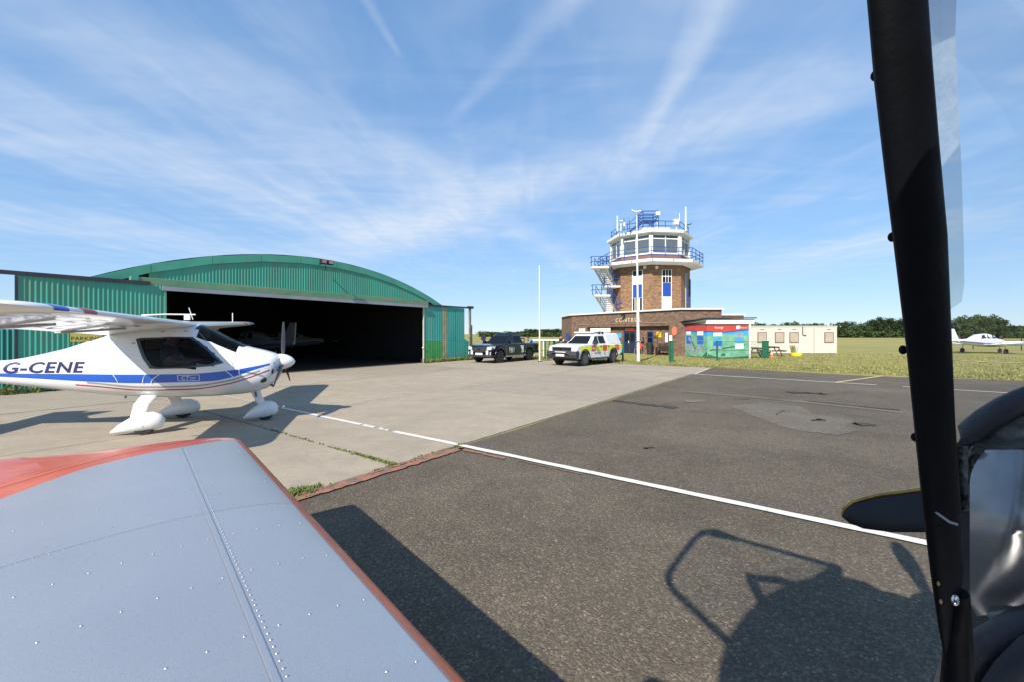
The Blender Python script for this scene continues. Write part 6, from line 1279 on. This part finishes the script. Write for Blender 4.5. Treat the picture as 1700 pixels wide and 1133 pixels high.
# white low barrier behind the fence
bw_ = thing('white_barrier', 'long white rail on short posts behind the flagpole', 'barrier', at(886, 566, 33)-Vector((0, 0, at(886, 566, 33).z))); ln = at(934, 566, 33).x-at(884, 566, 33).x; zb0 = at(0, 566, 33).z
MB().box(-.1, ln, -.06, .06, zb0, zb0+.16).build('rail', M_white, bw_, bevel=.02)
for i in range(4): MB().box(ln*i/3.05-.05, ln*i/3.05+.03, -.04, .04, 0, zb0).build('post', M_white, bw_)
fb_ = thing('feather_flag', 'small dark blade-shaped flag between the lean-to and the black pickup', 'flag', G(803, 597)); zf0, zf1 = at(0, 570, 29.5).z, at(0, 556, 29.5).z
MB().tube([(.05, 0, 0), (.05, 0, zf0), (.2, 0, zf1+.05)], .018, 6).build('pole', M_black, fb_, 60); MB().prism([(.06, zf0), (-.22, zf0+.35), (-.06, zf1), (.2, zf1)], lambda x, z: Vector((x, -.008, z)), lambda x, z: Vector((x, .008, z))).build('cloth', paint('dark_flag', (.012, .014, .03), .8), fb_)

# ================================================================== trees
M_leafd = paint('dark_leaves', (.028, .05, .016), .85, var=.5, scale=.35, spec=.2); M_leafl = paint('mid_leaves', (.05, .075, .022), .85, var=.5, scale=.35, spec=.2); M_bark = paint('bark', (.07, .055, .04), .9, var=.3)
def crown_mesh(seed, leaf, nclump=34, nleaf=34):
    rnd = random.Random(seed); m = MB()
    for c in range(nclump):
        a = rnd.uniform(0, 6.28); rr = rnd.random()**.5; zc_ = rnd.uniform(-.95, 1); k = math.sqrt(max(.05, 1-(zc_*.8)**2)); cp_ = Vector((math.cos(a)*rr*k, math.sin(a)*rr*k, zc_*.8)); cr_ = rnd.uniform(.18, .36)
        for l in range(nleaf):
            d = Vector((rnd.gauss(0, 1), rnd.gauss(0, 1), rnd.gauss(0, 1))).normalized()*cr_*rnd.uniform(.6, 1.05); p = cp_+d; n_ = (d.normalized()+Vector((rnd.uniform(-.6, .6), rnd.uniform(-.6, .6), rnd.uniform(-.3, .6)))).normalized(); u_ = n_.cross(Vector((0, 0, 1))); u_ = u_.normalized() if u_.length > .01 else Vector((1, 0, 0)); v_ = n_.cross(u_); s_ = rnd.uniform(.045, .1)
            m.add([p-u_*s_, p-v_*s_*.8, p+u_*s_, p+v_*s_*.8], [(0, 1, 2, 3)])
    return m.mesh('crown', leaf)
CM = [crown_mesh(i, (M_leafd, M_leafl)[i % 2]) for i in range(5)]
TM = MB().tube([(0, 0, 0), (.02, 0, .5), (.0, .03, 1)], [.09, .06, .03], 7).mesh('trunk', M_bark, 60)
LM = MB().tube([(0, 0, .4), (.35, .1, .8)], [.04, .015], 5).tube([(0, 0, .5), (-.3, .2, .9)], [.04, .015], 5).tube([(0, 0, .45), (.05, -.35, .85)], [.04, .015], 5).mesh('limbs', M_bark, 60)
def tree(px, Y, h_, wd, label, group, v):
    n_ = TCOUNT.get(group, 0); TCOUNT[group] = n_+1; label = label % ORD[min(n_, 25)]
    t = thing('tree', label, 'tree', Vector(((px-CX)/F*Y, Y, 0)), v*1.3, group)
    for nm, me, sc, z in (('trunk', TM, (h_*.9, h_*.9, h_*.62), 0), ('limbs', LM, (h_*.8, h_*.8, h_*.75), 0), ('crown', CM[v % 5], (wd, wd, h_*.5), h_*.53)):
        o = bpy.data.objects.new(nm, me); col.objects.link(o); o.parent = t; o.scale = sc; o.location = (0, 0, z)
ORD = 'first second third fourth fifth sixth seventh eighth ninth tenth eleventh twelfth thirteenth fourteenth fifteenth sixteenth seventeenth eighteenth nineteenth twentieth twenty-first twenty-second twenty-third twenty-fourth twenty-fifth twenty-sixth'.split()
TCOUNT = {}
rnd = random.Random(11)
px = 1386
while px < 1512:
    hp = pchip([1386, 1410, 1428, 1450, 1467, 1485, 1512], [14, 17, 14, 20, 25, 20, 24], px)+rnd.uniform(-2.5, 1.5); Y = rnd.uniform(210, 250); tree(px, Y, 2.6+hp/F*Y*1.06, rnd.uniform(3.2, 4.6), '%s tree from the left in the far row right of the cabin', 'trees right of the cabin', rnd.randint(0, 99)); px += rnd.uniform(5, 8.5)
px = 1575
while px < 1665:
    hp = pchip([1575, 1590, 1600, 1640, 1660, 1668], [14, 20, 27, 29, 24, 15], px)+rnd.uniform(-2, 1); Y = rnd.uniform(150, 170); tree(px, Y, 2.2+hp/F*Y*1.06, rnd.uniform(2.6, 3.6), '%s tree from the left in the clump behind the twin-engined aeroplane', 'tree clump behind the twin', rnd.randint(0, 99)); px += rnd.uniform(5, 8)
px = 1660
while px < 1725: tree(px, rnd.uniform(300, 340), 2.4+rnd.uniform(11, 14)/F*320, rnd.uniform(4, 6), '%s low tree from the left beyond the tall clump', 'low trees at the right edge', rnd.randint(0, 99)); px += rnd.uniform(5, 8)
px = 802
while px < 945:
    hp = pchip([802, 830, 860, 885, 905, 945], [3, 2.5, 3.5, 7.5, 6, 8], px)+rnd.uniform(-1.5, 1.5); Y = rnd.uniform(260, 330); tree(px, Y, 2.2+hp/F*Y*1.06, rnd.uniform(4, 6), '%s small tree from the left on the skyline between hangar and tower', 'trees between hangar and tower', rnd.randint(0, 99)); px += rnd.uniform(4.5, 8)
px = 1246
while px < 1370: tree(px, rnd.uniform(230, 260), 2.2+(15+rnd.uniform(-2.5, 2.5)+(5 if 1312 < px < 1328 else 0))/F*245, rnd.uniform(3.6, 5), '%s tree top from the left above the cream cabins', 'trees behind the cabins', rnd.randint(0, 99)); px += rnd.uniform(6, 10)
# low hedge at the foot of the far trees
m = MB(); rnd = random.Random(2)
for (x0, x1, Y, hh) in ((1380, 1515, 205, 3.2), (1560, 1740, 175, 2.6), (795, 950, 255, 2.6)):
    for i in range(2600):
        px_ = rnd.uniform(x0, x1); y_ = Y+rnd.uniform(-2, 10); p = Vector(((px_-CX)/F*y_, y_, rnd.uniform(0, hh)*rnd.uniform(.6, 1.1))); s_ = rnd.uniform(.3, .7); u_ = Vector((rnd.uniform(-1, 1), rnd.uniform(-1, 1), rnd.uniform(-.5, .5))).normalized(); v_ = u_.cross(Vector((rnd.uniform(-1, 1), rnd.uniform(-1, 1), 1)).normalized())
        m.add([p-u_*s_, p-v_*s_, p+u_*s_, p+v_*s_], [(0, 1, 2, 3)])
o = m.build('hedgerow', M_leafl, None); o['kind'] = 'stuff'; tag(o, 'low green hedge along the foot of the far trees', 'hedge')
